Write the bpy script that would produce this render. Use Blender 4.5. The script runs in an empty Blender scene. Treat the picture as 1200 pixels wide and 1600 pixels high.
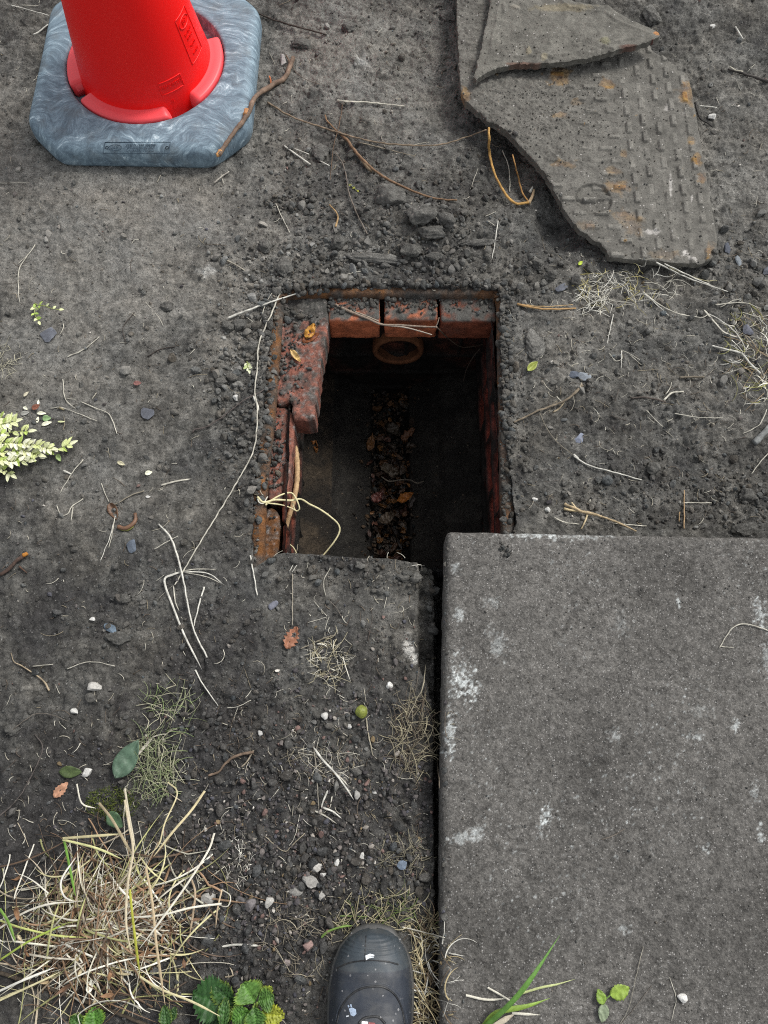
import bpy, bmesh, math, random
import numpy as np
from mathutils import Vector

rng = np.random.default_rng(7)
random.seed(7)
C = bpy.context.scene.collection
scene = bpy.context.scene
rad = math.radians

# ------------------------------------------------------------------ camera, sky, sun, exposure
CAM_H, TILT, FPX = 1.22, rad(18.0), 1202.0
cam_d = bpy.data.cameras.new("camera")
cam = bpy.data.objects.new("camera", cam_d)
C.objects.link(cam)
cam.location = (0, 0, CAM_H)
cam.rotation_euler = (TILT, 0, 0)
cam_d.sensor_fit = 'VERTICAL'
cam_d.sensor_height = 34.6
cam_d.lens = 34.6 * FPX / 1600.0
cam_d.clip_start = 0.02
cam_d.clip_end = 200
scene.camera = cam

SUN_EL, SUN_AZ = rad(50), math.atan2(0.75, 0.62)
world = bpy.data.worlds.new("World")
scene.world = world
world.use_nodes = True
wn = world.node_tree.nodes
wl = world.node_tree.links
bg = wn["Background"]
sky = wn.new("ShaderNodeTexSky")
sky.sky_type = 'NISHITA'
sky.sun_disc = False
sky.sun_elevation = SUN_EL
sky.sun_rotation = SUN_AZ
sky.dust_density = 3.0
hs = wn.new("ShaderNodeHueSaturation")
hs.inputs["Saturation"].default_value = 0.22
wl.new(sky.outputs[0], hs.inputs["Color"])
wl.new(hs.outputs[0], bg.inputs[0])
bg.inputs[1].default_value = 0.14
sun_d = bpy.data.lights.new("sun", 'SUN')
sun_d.energy = 1.5
sun_d.angle = rad(14)
sun_d.color = (1.0, 0.965, 0.92)
sun = bpy.data.objects.new("sun", sun_d)
C.objects.link(sun)
sd = Vector((math.sin(SUN_AZ) * math.cos(SUN_EL), math.cos(SUN_AZ) * math.cos(SUN_EL), math.sin(SUN_EL)))
sun.rotation_euler = sd.to_track_quat('Z', 'Y').to_euler()
scene.view_settings.view_transform = 'Standard'
scene.view_settings.look = 'None'
scene.view_settings.gamma = 1.0
scene.view_settings.exposure = 0.46
scene.cycles.use_denoising = False
scene.cycles.filter_width = 1.1

# ------------------------------------------------------------------ projection helpers
ct, st = math.cos(TILT), math.sin(TILT)

def P(px, py, z=0.0):
    """the world point at height z seen at photo pixel (px, py)"""
    u = px - 600.0
    v = 800.0 - py
    dy = FPX * st + v * ct
    dz = -FPX * ct + v * st
    k = (z - CAM_H) / dz
    return (u * k, dy * k)

def unP(x, y, z=0.0):
    """photo pixel of world points (arrays)"""
    dep = y * st + (CAM_H - z) * ct
    up = y * ct - (CAM_H - z) * st
    return 600 + FPX * x / dep, 800 - FPX * up / dep

def mpp(py, z=0.0):
    """metres per photo pixel across, at row py and height z"""
    v = 800.0 - py
    return (CAM_H - z) / (FPX * ct - v * st)

def lin(r, g, b):
    f = lambda c: c / 12.92 if c <= 0.04045 else ((c + 0.055) / 1.055) ** 2.4
    return (f(r / 255.0), f(g / 255.0), f(b / 255.0))

# ------------------------------------------------------------------ noise
def _h(ix, iy, iz, s):
    with np.errstate(over='ignore'):
        n = (ix.astype(np.int64) * 374761393 + iy.astype(np.int64) * 668265263 + iz.astype(np.int64) * 2147483647 + s * 974711) & 0xFFFFFFFF
        n = ((n ^ (n >> 13)) * 1274126177) & 0xFFFFFFFF
        n = n ^ (n >> 16)
    return (n & 0xFFFFFF).astype(np.float64) / 0xFFFFFF

def vn2(x, y, s=0):
    x0 = np.floor(x); y0 = np.floor(y)
    fx = x - x0; fy = y - y0
    ux = fx * fx * fx * (fx * (fx * 6 - 15) + 10)
    uy = fy * fy * fy * (fy * (fy * 6 - 15) + 10)
    z = np.zeros_like(x0)
    def g(dx, dy):
        a = _h(x0 + dx, y0 + dy, z, s) * 2 * math.pi
        return np.cos(a) * (fx - dx) + np.sin(a) * (fy - dy)
    a = g(0, 0); b = g(1, 0); c = g(0, 1); d = g(1, 1)
    return 1.5 * ((a + (b - a) * ux) * (1 - uy) + (c + (d - c) * ux) * uy)

def fbm(x, y, sc, o=4, s=0, p=0.5):
    t = np.zeros_like(x); a = 1.0; n = 0
    for i in range(o):
        t = t + a * vn2(x * sc + i * 17.3, y * sc - i * 9.1, s + i * 13)
        n += a; a *= p; sc *= 2.03
    return t / n

def vn3(p, sc, s=0):
    x, y, z = p[:, 0] * sc + 31, p[:, 1] * sc + 17, p[:, 2] * sc + 47
    x0 = np.floor(x); y0 = np.floor(y); z0 = np.floor(z)
    fx, fy, fz = x - x0, y - y0, z - z0
    ux, uy, uz = [f * f * (3 - 2 * f) for f in (fx, fy, fz)]
    r = 0
    for dx in (0, 1):
        for dy in (0, 1):
            for dz in (0, 1):
                w = (ux if dx else 1 - ux) * (uy if dy else 1 - uy) * (uz if dz else 1 - uz)
                r = r + w * _h(x0 + dx, y0 + dy, z0 + dz, s)
    return r * 2 - 1

def fbm3(p, sc, o=3, s=0):
    t = 0; a = 1.0; n = 0
    for i in range(o):
        t = t + a * vn3(p, sc, s + i * 7); n += a; a *= 0.5; sc *= 2.1
    return t / n

def worley(x, y, sc, s=0):
    """distance to nearest jittered point and that cell's random value"""
    X = x * sc; Y = y * sc
    x0 = np.floor(X); y0 = np.floor(Y)
    best = np.full_like(X, 9.0); val = np.zeros_like(X); z = np.zeros_like(X)
    for dx in (-1, 0, 1):
        for dy in (-1, 0, 1):
            cx = x0 + dx; cy = y0 + dy
            jx = _h(cx, cy, z, s); jy = _h(cx, cy, z + 1, s); r = _h(cx, cy, z + 2, s)
            d = np.hypot(X - cx - jx, Y - cy - jy)
            m = d < best
            best = np.where(m, d, best); val = np.where(m, r, val)
    return best, val

def sstep(a, b, x):
    t = np.clip((x - a) / (b - a), 0, 1)
    return t * t * (3 - 2 * t)

def inpoly(x, y, poly):
    x = np.asarray(x, float); y = np.asarray(y, float)
    r = np.zeros(x.shape, bool)
    n = len(poly)
    for i in range(n):
        x1, y1 = poly[i]; x2, y2 = poly[(i + 1) % n]
        if y1 == y2: continue
        c = ((y1 > y) != (y2 > y)) & (x < (x2 - x1) * (y - y1) / (y2 - y1) + x1)
        r ^= c
    return r

def polydist(x, y, poly, closed=True):
    """distance to the outline and the nearest point on it"""
    best = np.full(x.shape, 1e9); nx = np.zeros(x.shape); ny = np.zeros(x.shape)
    n = len(poly)
    for i in range(n if closed else n - 1):
        x1, y1 = poly[i]; x2, y2 = poly[(i + 1) % n]
        dx, dy = x2 - x1, y2 - y1
        L = dx * dx + dy * dy + 1e-18
        t = np.clip(((x - x1) * dx + (y - y1) * dy) / L, 0, 1)
        qx, qy = x1 + t * dx, y1 + t * dy
        d = np.hypot(x - qx, y - qy)
        m = d < best
        best = np.where(m, d, best); nx = np.where(m, qx, nx); ny = np.where(m, qy, ny)
    return best, nx, ny

def sdf(x, y, poly):
    d, _, _ = polydist(x, y, poly)
    return np.where(inpoly(x, y, poly), d, -d)

# ------------------------------------------------------------------ mesh helpers
def make_mesh(name, V, F, col=None, smooth=True):
    me = bpy.data.meshes.new(name)
    V = np.asarray(V, dtype=np.float32).reshape(-1, 3)
    if not isinstance(F, (list, tuple)): F = [F]
    F = [np.asarray(f, dtype=np.int32) for f in F if len(f)]
    me.vertices.add(len(V)); me.vertices.foreach_set("co", V.ravel())
    nl = sum(f.size for f in F); nf = sum(len(f) for f in F)
    me.loops.add(nl); me.polygons.add(nf)
    me.loops.foreach_set("vertex_index", np.concatenate([f.ravel() for f in F]))
    tot = np.concatenate([np.full(len(f), f.shape[1], np.int32) for f in F])
    start = np.concatenate([[0], np.cumsum(tot)[:-1]]).astype(np.int32)
    me.polygons.foreach_set("loop_start", start)
    me.polygons.foreach_set("loop_total", tot)
    me.polygons.foreach_set("use_smooth", np.full(nf, smooth, bool))
    if col is not None:
        col = np.asarray(col, np.float32)
        if col.ndim == 1: col = np.tile(col, (len(V), 1))
        a = me.color_attributes.new("Col", 'FLOAT_COLOR', 'POINT')
        a.data.foreach_set("color", np.hstack([col, np.ones((len(V), 1), np.float32)]).ravel())
    me.update(calc_edges=True)
    me.validate()
    return me

def put(name, V, F, mat, parent=None, col=None, smooth=True, label=None, cat=None, group=None, kind=None, origin=None):
    V = np.array(V, float).reshape(-1, 3)
    if parent is None and origin is None:
        origin = (V[:, 0].mean(), V[:, 1].mean(), V[:, 2].min())
    if parent is not None:
        origin = tuple(parent["_o"])
    V = V - np.array(origin)
    me = make_mesh(name, V, F, col, smooth)
    me.materials.append(mat)
    o = bpy.data.objects.new(name, me)
    C.objects.link(o)
    if parent is not None:
        o.parent = parent
    else:
        o.location = origin
    o["_o"] = list(origin)
    tag(o, label, cat, group, kind)
    return o

def tag(o, label=None, cat=None, group=None, kind=None):
    if label: o["label"] = label
    if cat: o["category"] = cat
    if group: o["group"] = group
    if kind: o["kind"] = kind

def empty(name, loc, label, cat, group=None):
    o = bpy.data.objects.new(name, None)
    o.empty_display_size = 0.05
    C.objects.link(o); o.location = loc
    o["_o"] = list(loc)
    tag(o, label, cat, group)
    return o

class MB:
    """collects pieces into one mesh"""
    def __init__(s): s.V = []; s.Q = []; s.T = []; s.C = []; s.n = 0
    def add(s, V, F, col=(1, 1, 1)):
        V = np.asarray(V, float).reshape(-1, 3); F = np.asarray(F, int)
        if len(F) == 0: return
        (s.Q if F.shape[1] == 4 else s.T).append(F + s.n)
        s.V.append(V); col = np.asarray(col, float)
        s.C.append(np.tile(col, (len(V), 1)) if col.ndim == 1 else col)
        s.n += len(V)
    def put(s, name, mat, **k):
        F = []
        if s.Q: F.append(np.vstack(s.Q))
        if s.T: F.append(np.vstack(s.T))
        return put(name, np.vstack(s.V), F, mat, col=np.vstack(s.C), **k)

def catmull(pts, step):
    p = np.array(pts, float)
    if len(p) == 2:
        n = max(2, int(np.linalg.norm(p[1] - p[0]) / step) + 1)
        return p[0] + (p[1] - p[0]) * np.linspace(0, 1, n)[:, None]
    q = np.vstack([2 * p[0] - p[1], p, 2 * p[-1] - p[-2]])
    out = []
    for i in range(1, len(q) - 2):
        n = max(2, int(np.linalg.norm(q[i + 1] - q[i]) / step))
        t = np.linspace(0, 1, n, endpoint=False)[:, None]
        a, b, c, d = q[i - 1], q[i], q[i + 1], q[i + 2]
        out.append(0.5 * (2 * b + (c - a) * t + (2 * a - 5 * b + 4 * c - d) * t * t + (3 * b - a - 3 * c + d) * t ** 3))
    out.append(p[-1:])
    return np.vstack(out)

def frames(p):
    t = np.gradient(p, axis=0)
    t /= np.linalg.norm(t, axis=1)[:, None] + 1e-12
    up = np.array([0, 0, 1.0])
    s = np.cross(t, up)
    n = np.linalg.norm(s, axis=1)[:, None]
    s = np.where(n < 0.05, np.array([1.0, 0, 0]), s / (n + 1e-9))
    u = np.cross(s, t)
    return t, s, u

def tube(p, r, sides=7, knob=0.0, seed=0, squash=1.0):
    p = np.asarray(p, float); n = len(p)
    t, s, u = frames(p)
    r = np.asarray(r, float) * np.ones(n)
    if knob: r = r * (1 + knob * vn2(np.arange(n) * 0.45 + seed * 7.7, np.zeros(n) + seed, 3))
    a = np.linspace(0, 2 * math.pi, sides, endpoint=False)
    V = p[:, None, :] + r[:, None, None] * (np.cos(a)[None, :, None] * s[:, None, :] + squash * np.sin(a)[None, :, None] * u[:, None, :])
    if knob:
        V = V + (r[:, None] * knob * 0.6 * (_h(np.arange(n)[:, None] * np.ones(sides), np.arange(sides)[None, :] * np.ones((n, 1)), np.full((n, sides), float(seed)), 5) - .5))[:, :, None] * (V - p[:, None, :]) / (r[:, None, None] + 1e-9)
    V = V.reshape(-1, 3)
    i = np.arange(n - 1)[:, None] * sides; j = np.arange(sides)[None, :]
    k = (j + 1) % sides
    F = np.stack([i + j, i + k, i + sides + k, i + sides + j], -1).reshape(-1, 4)[:, ::-1]
    c0 = len(V); V = np.vstack([V, p[0], p[-1]])
    j = np.arange(sides)
    e = (n - 1) * sides
    T = np.vstack([np.stack([np.full(sides, c0), j, (j + 1) % sides], 1), np.stack([np.full(sides, c0 + 1), e + (j + 1) % sides, e + j], 1)])
    T4 = np.hstack([T, T[:, :1]])
    return V, F, T

def add_tube(mb, p, r, col, sides=7, **k):
    V, F, T = tube(p, r, sides, **k)
    c = np.asarray(col, float)
    mb.V.append(V); mb.Q.append(F + mb.n); mb.T.append(T + mb.n)
    mb.C.append(np.tile(c, (len(V), 1)) if c.ndim == 1 else np.vstack([np.repeat(c, sides, 0), c[0], c[-1]]))
    mb.n += len(V)

def ribbon(p, w, fold=0.35, th=0.0004, twist=0.0):
    """a folded blade with a real thickness: 3 verts across on top, 3 below"""
    p = np.asarray(p, float); n = len(p)
    t, s, u = frames(p)
    w = np.asarray(w, float) * np.ones(n)
    if np.any(twist):
        a = np.linspace(0, 1, n)[:, None] * twist
        s, u = s * np.cos(a) + u * np.sin(a), -s * np.sin(a) + u * np.cos(a)
    W = w[:, None]
    L = p - s * W + u * W * fold; R = p + s * W + u * W * fold
    V = np.stack([L, p, R, L - u * th, p - u * th, R - u * th], 1).reshape(-1, 3)
    i = np.arange(n - 1) * 6
    F = []
    for a, b in ((0, 1), (1, 2), (4, 3), (5, 4), (3, 0), (2, 5)):
        F.append(np.stack([i + a, i + b, i + 6 + b, i + 6 + a], 1))
    return V, np.vstack(F)

def add_ribbon(mb, p, w, col, **k):
    V, F = ribbon(p, w, **k)
    c = np.asarray(col, float)
    mb.add(V, F, c if c.ndim == 1 else np.repeat(c, 6, 0))

def gridsheet(xs, ys, keep_poly=None, cut_poly=None):
    """grid cells inside keep_poly / outside cut_poly, border verts snapped on the outline"""
    nx, ny = len(xs), len(ys)
    X, Y = np.meshgrid(xs, ys, indexing='ij')
    cx = (X[:-1, :-1] + X[1:, 1:]) / 2; cy = (Y[:-1, :-1] + Y[1:, 1:]) / 2
    keep = inpoly(cx, cy, keep_poly) if keep_poly is not None else ~inpoly(cx, cy, cut_poly)
    cnt = np.zeros((nx, ny), int)
    for dx in (0, 1):
        for dy in (0, 1):
            cnt[dx:nx - 1 + dx, dy:ny - 1 + dy] += keep
    poly = keep_poly if keep_poly is not None else cut_poly
    b = (cnt > 0) & (cnt < 4)
    if cut_poly is not None:
        b[0, :] = b[-1, :] = b[:, 0] = b[:, -1] = False
    _, qx, qy = polydist(X[b], Y[b], poly)
    X[b] = qx; Y[b] = qy
    idx = -np.ones((nx, ny), int)
    u = cnt > 0
    idx[u] = np.arange(u.sum())
    ci, cj = np.nonzero(keep)
    F = np.stack([idx[ci, cj], idx[ci + 1, cj], idx[ci + 1, cj + 1], idx[ci, cj + 1]], 1)
    E = np.vstack([F[:, [0, 1]], F[:, [1, 2]], F[:, [2, 3]], F[:, [3, 0]]])
    N = u.sum()
    key = E[:, 0] * N + E[:, 1]; rev = E[:, 1] * N + E[:, 0]
    B = E[~np.isin(key, rev)]
    return X[u], Y[u], F, B

def skirt(V, B, depths, inset=None):
    """side wall under the border edges B; depths = list of functions/values of z per row"""
    vs = np.unique(B); m = {v: i for i, v in enumerate(vs)}
    mm = np.zeros(V.shape[0], int); mm[vs] = np.arange(len(vs))
    n = len(vs); base = V[vs]
    rows = [base.copy()]
    for d in depths:
        r = base.copy(); r = d(r); rows.append(r)
    F = []
    a, b = mm[B[:, 0]], mm[B[:, 1]]
    for k in range(len(depths)):
        F.append(np.stack([a + k * n, a + (k + 1) * n, b + (k + 1) * n, b + k * n], 1))
    return np.vstack(rows), np.vstack(F)

_ico = {}
def ico(sub):
    if sub not in _ico:
        bm = bmesh.new(); bmesh.ops.create_icosphere(bm, subdivisions=sub, radius=1.0)
        V = np.array([v.co[:] for v in bm.verts]); F = np.array([[v.index for v in f.verts] for f in bm.faces])
        bm.free(); _ico[sub] = (V, F)
    return _ico[sub]

def stone(sub, seed, ang=0.6, flat=1.0, cuts=7):
    V, F = ico(sub)
    r = np.random.default_rng(seed)
    V = V * (1 + 0.22 * fbm3(V + seed * 3.1, 1.1, 2, seed))[:, None]
    for _ in range(cuts):
        n = r.normal(size=3); n /= np.linalg.norm(n)
        d = r.uniform(1 - ang * 0.75, 0.9)
        k = V @ n
        V = np.where((k > d)[:, None], V - (k - d)[:, None] * n, V)
    V = V * (1 + 0.10 * fbm3(V + seed, 3.5, 3, seed + 5))[:, None]
    V = V * np.array([r.uniform(.8, 1.25), r.uniform(.7, 1.0), r.uniform(.6, .85) * flat])
    return V, F

def rotmats(n, tilt=3.14):
    q = rng.normal(size=(n, 4)); q /= np.linalg.norm(q, axis=1)[:, None]
    w, x, y, z = q.T
    return np.stack([1 - 2 * (y * y + z * z), 2 * (x * y - z * w), 2 * (x * z + y * w), 2 * (x * y + z * w), 1 - 2 * (x * x + z * z), 2 * (y * z - x * w), 2 * (x * z - y * w), 2 * (y * z + x * w), 1 - 2 * (x * x + y * y)], 1).reshape(-1, 3, 3)

def scatter(mb, pos, size, cols, sub=1, nvar=8, ang=.6):
    R = rotmats(len(pos)); vi = rng.integers(0, nvar, len(pos))
    for k in range(nvar):
        m = vi == k
        if not m.any(): continue
        V, F = stone(sub, 100 + k + sub * 37, ang)
        W = np.einsum('nij,vj->nvi', R[m], V) * size[m][:, None, None] + pos[m][:, None, :]
        n = m.sum(); off = (np.arange(n) * len(V))[:, None, None]
        mb.add(W.reshape(-1, 3), (F[None] + off).reshape(-1, 3), np.repeat(cols[m], len(V), 0))

# ------------------------------------------------------------------ materials
def nodes_mat(name):
    m = bpy.data.materials.new(name); m.use_nodes = True
    nt = m.node_tree
    return m, nt, nt.nodes["Principled BSDF"]

def N(nt, typ, **kw):
    n = nt.nodes.new(typ)
    for k, v in kw.items():
        if k in n.inputs: n.inputs[k].default_value = v
        else: setattr(n, k, v)
    return n

def vc_mat(name, rough=0.9, spec=0.25, var=0.5, vscale=60, fine=450, bump=0.4, bdist=0.001, speck=0.0, speckcol=(.5, .48, .45), specksc=260, mott=None, coords='Object', stretch=None, patch=None):
    """vertex albedo x layered noise, with fine bump; optional pale grains and blotches"""
    m, nt, bs = nodes_mat(name)
    L = nt.links.new
    at = N(nt, "ShaderNodeVertexColor"); at.layer_name = "Col"
    tc = N(nt, "ShaderNodeTexCoord")
    co = tc.outputs[coords]
    if stretch:
        mp = N(nt, "ShaderNodeMapping"); mp.inputs["Scale"].default_value = stretch
        L(co, mp.inputs[0]); co = mp.outputs[0]
    n1 = N(nt, "ShaderNodeTexNoise", Scale=vscale, Detail=6.0, Roughness=0.65); L(co, n1.inputs["Vector"])
    n2 = N(nt, "ShaderNodeTexNoise", Scale=fine, Detail=4.0, Roughness=0.7); L(co, n2.inputs["Vector"])
    r1 = N(nt, "ShaderNodeMapRange"); r1.inputs[1].default_value = .3; r1.inputs[2].default_value = .7
    r1.inputs[3].default_value = 1 - var; r1.inputs[4].default_value = 1 + var
    L(n1.outputs["Fac"], r1.inputs[0])
    r2 = N(nt, "ShaderNodeMapRange"); r2.inputs[1].default_value = .3; r2.inputs[2].default_value = .7
    r2.inputs[3].default_value = 1 - var * .8; r2.inputs[4].default_value = 1 + var * .8
    L(n2.outputs["Fac"], r2.inputs[0])
    mu = N(nt, "ShaderNodeMath", operation='MULTIPLY'); L(r1.outputs[0], mu.inputs[0]); L(r2.outputs[0], mu.inputs[1])
    vm = N(nt, "ShaderNodeVectorMath", operation='SCALE'); L(at.outputs["Color"], vm.inputs[0]); L(mu.outputs[0], vm.inputs["Scale"])
    colr = vm.outputs[0]
    if patch:
        pc, psc, plo, phi, pw = patch
        n4 = N(nt, "ShaderNodeTexNoise", Scale=psc, Detail=7.0, Roughness=0.7, Distortion=.4); L(co, n4.inputs["Vector"])
        r4 = N(nt, "ShaderNodeMapRange"); r4.inputs[1].default_value = plo; r4.inputs[2].default_value = phi; r4.inputs[4].default_value = pw
        L(n4.outputs["Fac"], r4.inputs[0])
        mx = N(nt, "ShaderNodeMix", data_type='RGBA'); L(r4.outputs[0], mx.inputs[0]); L(colr, mx.inputs[6]); mx.inputs[7].default_value = (*pc, 1)
        colr = mx.outputs[2]
    if speck > 0:
        vo = N(nt, "ShaderNodeTexVoronoi", Scale=specksc); L(co, vo.inputs["Vector"])
        sp = N(nt, "ShaderNodeSeparateColor"); L(vo.outputs["Color"], sp.inputs[0])
        a = N(nt, "ShaderNodeMath", operation='GREATER_THAN'); L(sp.outputs[0], a.inputs[0]); a.inputs[1].default_value = 1 - speck
        b = N(nt, "ShaderNodeMath", operation='LESS_THAN'); L(vo.outputs["Distance"], b.inputs[0]); b.inputs[1].default_value = .42
        c = N(nt, "ShaderNodeMath", operation='MULTIPLY'); L(a.outputs[0], c.inputs[0]); L(b.outputs[0], c.inputs[1])
        d = N(nt, "ShaderNodeMath", operation='MULTIPLY'); L(c.outputs[0], d.inputs[0]); L(sp.outputs[1], d.inputs[1])
        mx = N(nt, "ShaderNodeMix", data_type='RGBA'); L(d.outputs[0], mx.inputs[0]); L(colr, mx.inputs[6]); mx.inputs[7].default_value = (*speckcol, 1)
        colr = mx.outputs[2]
    L(colr, bs.inputs["Base Color"])
    bs.inputs["Roughness"].default_value = rough
    bs.inputs["Specular IOR Level"].default_value = spec
    if bump:
        n3 = N(nt, "ShaderNodeTexNoise", Scale=fine * .8, Detail=5.0, Roughness=0.75); L(co, n3.inputs["Vector"])
        bp = N(nt, "ShaderNodeBump", Strength=bump, Distance=bdist); L(n3.outputs["Fac"], bp.inputs["Height"])
        L(bp.outputs[0], bs.inputs["Normal"])
    return m

M = {}
M['soil'] = vc_mat('soil', rough=.95, spec=.12, var=.46, vscale=60, fine=290, bump=1.0, bdist=.0055, speck=.06, specksc=400, speckcol=(.28, .275, .26))
M['stone'] = vc_mat('stone', rough=.85, spec=.25, var=.3, vscale=90, fine=500, bump=.7, bdist=.0008)
M['concrete'] = vc_mat('concrete', rough=.92, spec=.2, var=.50, vscale=120, fine=300, bump=1.0, bdist=.0042, speck=.16, specksc=430, speckcol=(.40, .39, .37))
M['iron'] = vc_mat('dirty_iron', rough=.85, spec=.25, var=.34, vscale=45, fine=330, bump=1.0, bdist=.0022, speck=.02, specksc=300)
M['brick'] = vc_mat('brick', rough=.95, spec=.1, var=.34, vscale=60, fine=260, bump=1.0, bdist=.004, patch=((.07, .06, .052), 24, .50, .72, .6))
M['rust'] = vc_mat('rust', rough=.95, spec=.12, var=.5, vscale=55, fine=350, bump=1.0, bdist=.005, patch=((.07, .066, .06), 30, .50, .66, .85))
M['chamber'] = vc_mat('chamber_render', rough=.75, spec=.3, var=.6, vscale=28, fine=230, bump=1.0, bdist=.005, patch=((.010, .009, .008), 14, .44, .58, .85))
M['wood'] = vc_mat('wood', rough=.8, spec=.25, var=.35, vscale=120, fine=600, bump=.7, bdist=.0008)
M['straw'] = vc_mat('straw', rough=.65, spec=.35, var=.2, vscale=90, fine=700, bump=.2, bdist=.0004)
M['leaf'] = vc_mat('leaf', rough=.5, spec=.4, var=.22, vscale=110, fine=500, bump=.35, bdist=.0006)
M['boot'] = vc_mat('boot_leather', rough=.5, spec=.4, var=.16, vscale=30, fine=900, bump=.35, bdist=.0005, patch=((.11, .11, .105), 26, .46, .70, .55), speck=.03, specksc=300, speckcol=(.3, .3, .3))
M['plastic'] = vc_mat('red_plastic', rough=.42, spec=.45, var=.02, vscale=8, fine=200, bump=.06, bdist=.0005)

def rubber_mat():
    m, nt, bs = nodes_mat('recycled_rubber')
    L = nt.links.new
    tc = N(nt, "ShaderNodeTexCoord"); co = tc.outputs['Object']
    w = N(nt, "ShaderNodeTexNoise", Scale=3.6, Detail=1.5, Roughness=.5); L(co, w.inputs["Vector"])
    s = N(nt, "ShaderNodeVectorMath", operation='SCALE'); L(w.outputs["Color"], s.inputs[0]); s.inputs["Scale"].default_value = .30
    a = N(nt, "ShaderNodeVectorMath", operation='ADD'); L(co, a.inputs[0]); L(s.outputs[0], a.inputs[1])
    w2 = N(nt, "ShaderNodeTexNoise", Scale=13.0, Detail=2.0); L(a.outputs[0], w2.inputs["Vector"])
    s2 = N(nt, "ShaderNodeVectorMath", operation='SCALE'); L(w2.outputs["Color"], s2.inputs[0]); s2.inputs["Scale"].default_value = .075
    a2 = N(nt, "ShaderNodeVectorMath", operation='ADD'); L(a.outputs[0], a2.inputs[0]); L(s2.outputs[0], a2.inputs[1])
    mp = N(nt, "ShaderNodeMapping"); mp.inputs["Scale"].default_value = (17, 84, 20); mp.inputs["Rotation"].default_value = (0, 0, .5); L(a2.outputs[0], mp.inputs[0])
    n = N(nt, "ShaderNodeTexNoise", Scale=1.0, Detail=8.0, Roughness=.85); L(mp.outputs[0], n.inputs["Vector"])
    cr = N(nt, "ShaderNodeValToRGB"); L(n.outputs["Fac"], cr.inputs[0])
    e = cr.color_ramp.elements
    e[0].position = .34; e[0].color = (*lin(78, 94, 106), 1)
    e[1].position = .66; e[1].color = (*lin(205, 222, 228), 1)
    x = e.new(.46); x.color = (*lin(102, 120, 132), 1)
    x = e.new(.56); x.color = (*lin(130, 151, 163), 1)
    n5 = N(nt, "ShaderNodeTexNoise", Scale=26.0, Detail=5.0); L(co, n5.inputs["Vector"])
    r5 = N(nt, "ShaderNodeMapRange"); r5.inputs[1].default_value = .52; r5.inputs[2].default_value = .75; r5.inputs[4].default_value = .5; L(n5.outputs["Fac"], r5.inputs[0])
    mx = N(nt, "ShaderNodeMix", data_type='RGBA'); L(r5.outputs[0], mx.inputs[0]); L(cr.outputs[0], mx.inputs[6]); mx.inputs[7].default_value = (*lin(92, 92, 90), 1)
    L(mx.outputs[2], bs.inputs["Base Color"])
    bs.inputs["Roughness"].default_value = .55
    bs.inputs["Specular IOR Level"].default_value = .3
    bp = N(nt, "ShaderNodeBump", Strength=.5, Distance=.0012); L(n.outputs["Fac"], bp.inputs["Height"]); L(bp.outputs[0], bs.inputs["Normal"])
    return m
M['rubber'] = rubber_mat()

SOIL = np.array(lin(95, 94, 90)); SOIL_D = np.array(lin(70, 69, 68)); SOIL_L = np.array(lin(129, 127, 121))
RUST = np.array(lin(118, 82, 54)); RUSTO = np.array(lin(146, 98, 52)); STRAW = np.array(lin(205, 198, 172))

# ------------------------------------------------------------------ main outlines (photo pixel -> place on the ground)
HOLE0 = [(396, 890), (397, 760), (412, 640), (424, 520), (432, 470), (450, 452), (600, 448), (764, 452), (776, 459), (781, 470), (786, 640), (791, 872), (600, 874), (500, 868), (440, 866)]
_hp = catmull([(a, b, 0) for a, b in HOLE0 + HOLE0[:1]], 5.0)[:-1, :2]
_hn = np.stack([2.6 * fbm(_hp[:, 0], _hp[:, 1], .035, 4, 301, .65), 2.6 * fbm(_hp[:, 0], _hp[:, 1], .035, 4, 302, .65)], 1)
_hp = _hp + _hn * np.where(_hp[:, 1] > 860, 1.3, 2.7)[:, None]
HOLE = [P(x, y, 0) for x, y in _hp]
SLAB_Z = 0.052
_n = lambda x1, y1, x2, y2: max(1, int(math.hypot(x2 - x1, y2 - y1) / (9 if min(x1, x2) < 1200 and min(y1, y2) < 1500 else 80)))
_sp = [(697, 836), (694, 1000), (690, 1200), (688, 1480), (688, 1700), (1420, 1700), (1480, 842), (1200, 838), (950, 833), (706, 828), (700, 830)]
_sq = np.array([(x1 + (x2 - x1) * k / _n(x1, y1, x2, y2), y1 + (y2 - y1) * k / _n(x1, y1, x2, y2)) for (x1, y1), (x2, y2) in zip(_sp, _sp[1:] + _sp[:1]) for k in range(_n(x1, y1, x2, y2))])
_sq = _sq[np.concatenate([[True], np.hypot(*np.diff(_sq, axis=0).T) > .4])]
_cn = fbm(_sq[:, 0], _sq[:, 1], .05, 4, 311, .7)
_sc = np.array((1000., 1250.)) - _sq; _sc /= np.linalg.norm(_sc, axis=1)[:, None]
_sq = _sq + _sc * (1.2 * _cn + 5 * np.clip(fbm(_sq[:, 0], _sq[:, 1], .03, 3, 312) - .25, 0, 1))[:, None]
SLAB = [P(x, y, SLAB_Z) for x, y in _sq]
SLAB_C = [P(x, y, SLAB_Z) for x, y in _sp]
CONE_C = (-0.472, 1.318)

def px_blob(px, py, cx, cy, rx, ry):
    return np.exp(-((px - cx) / rx) ** 2 - ((py - cy) / ry) ** 2)

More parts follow.
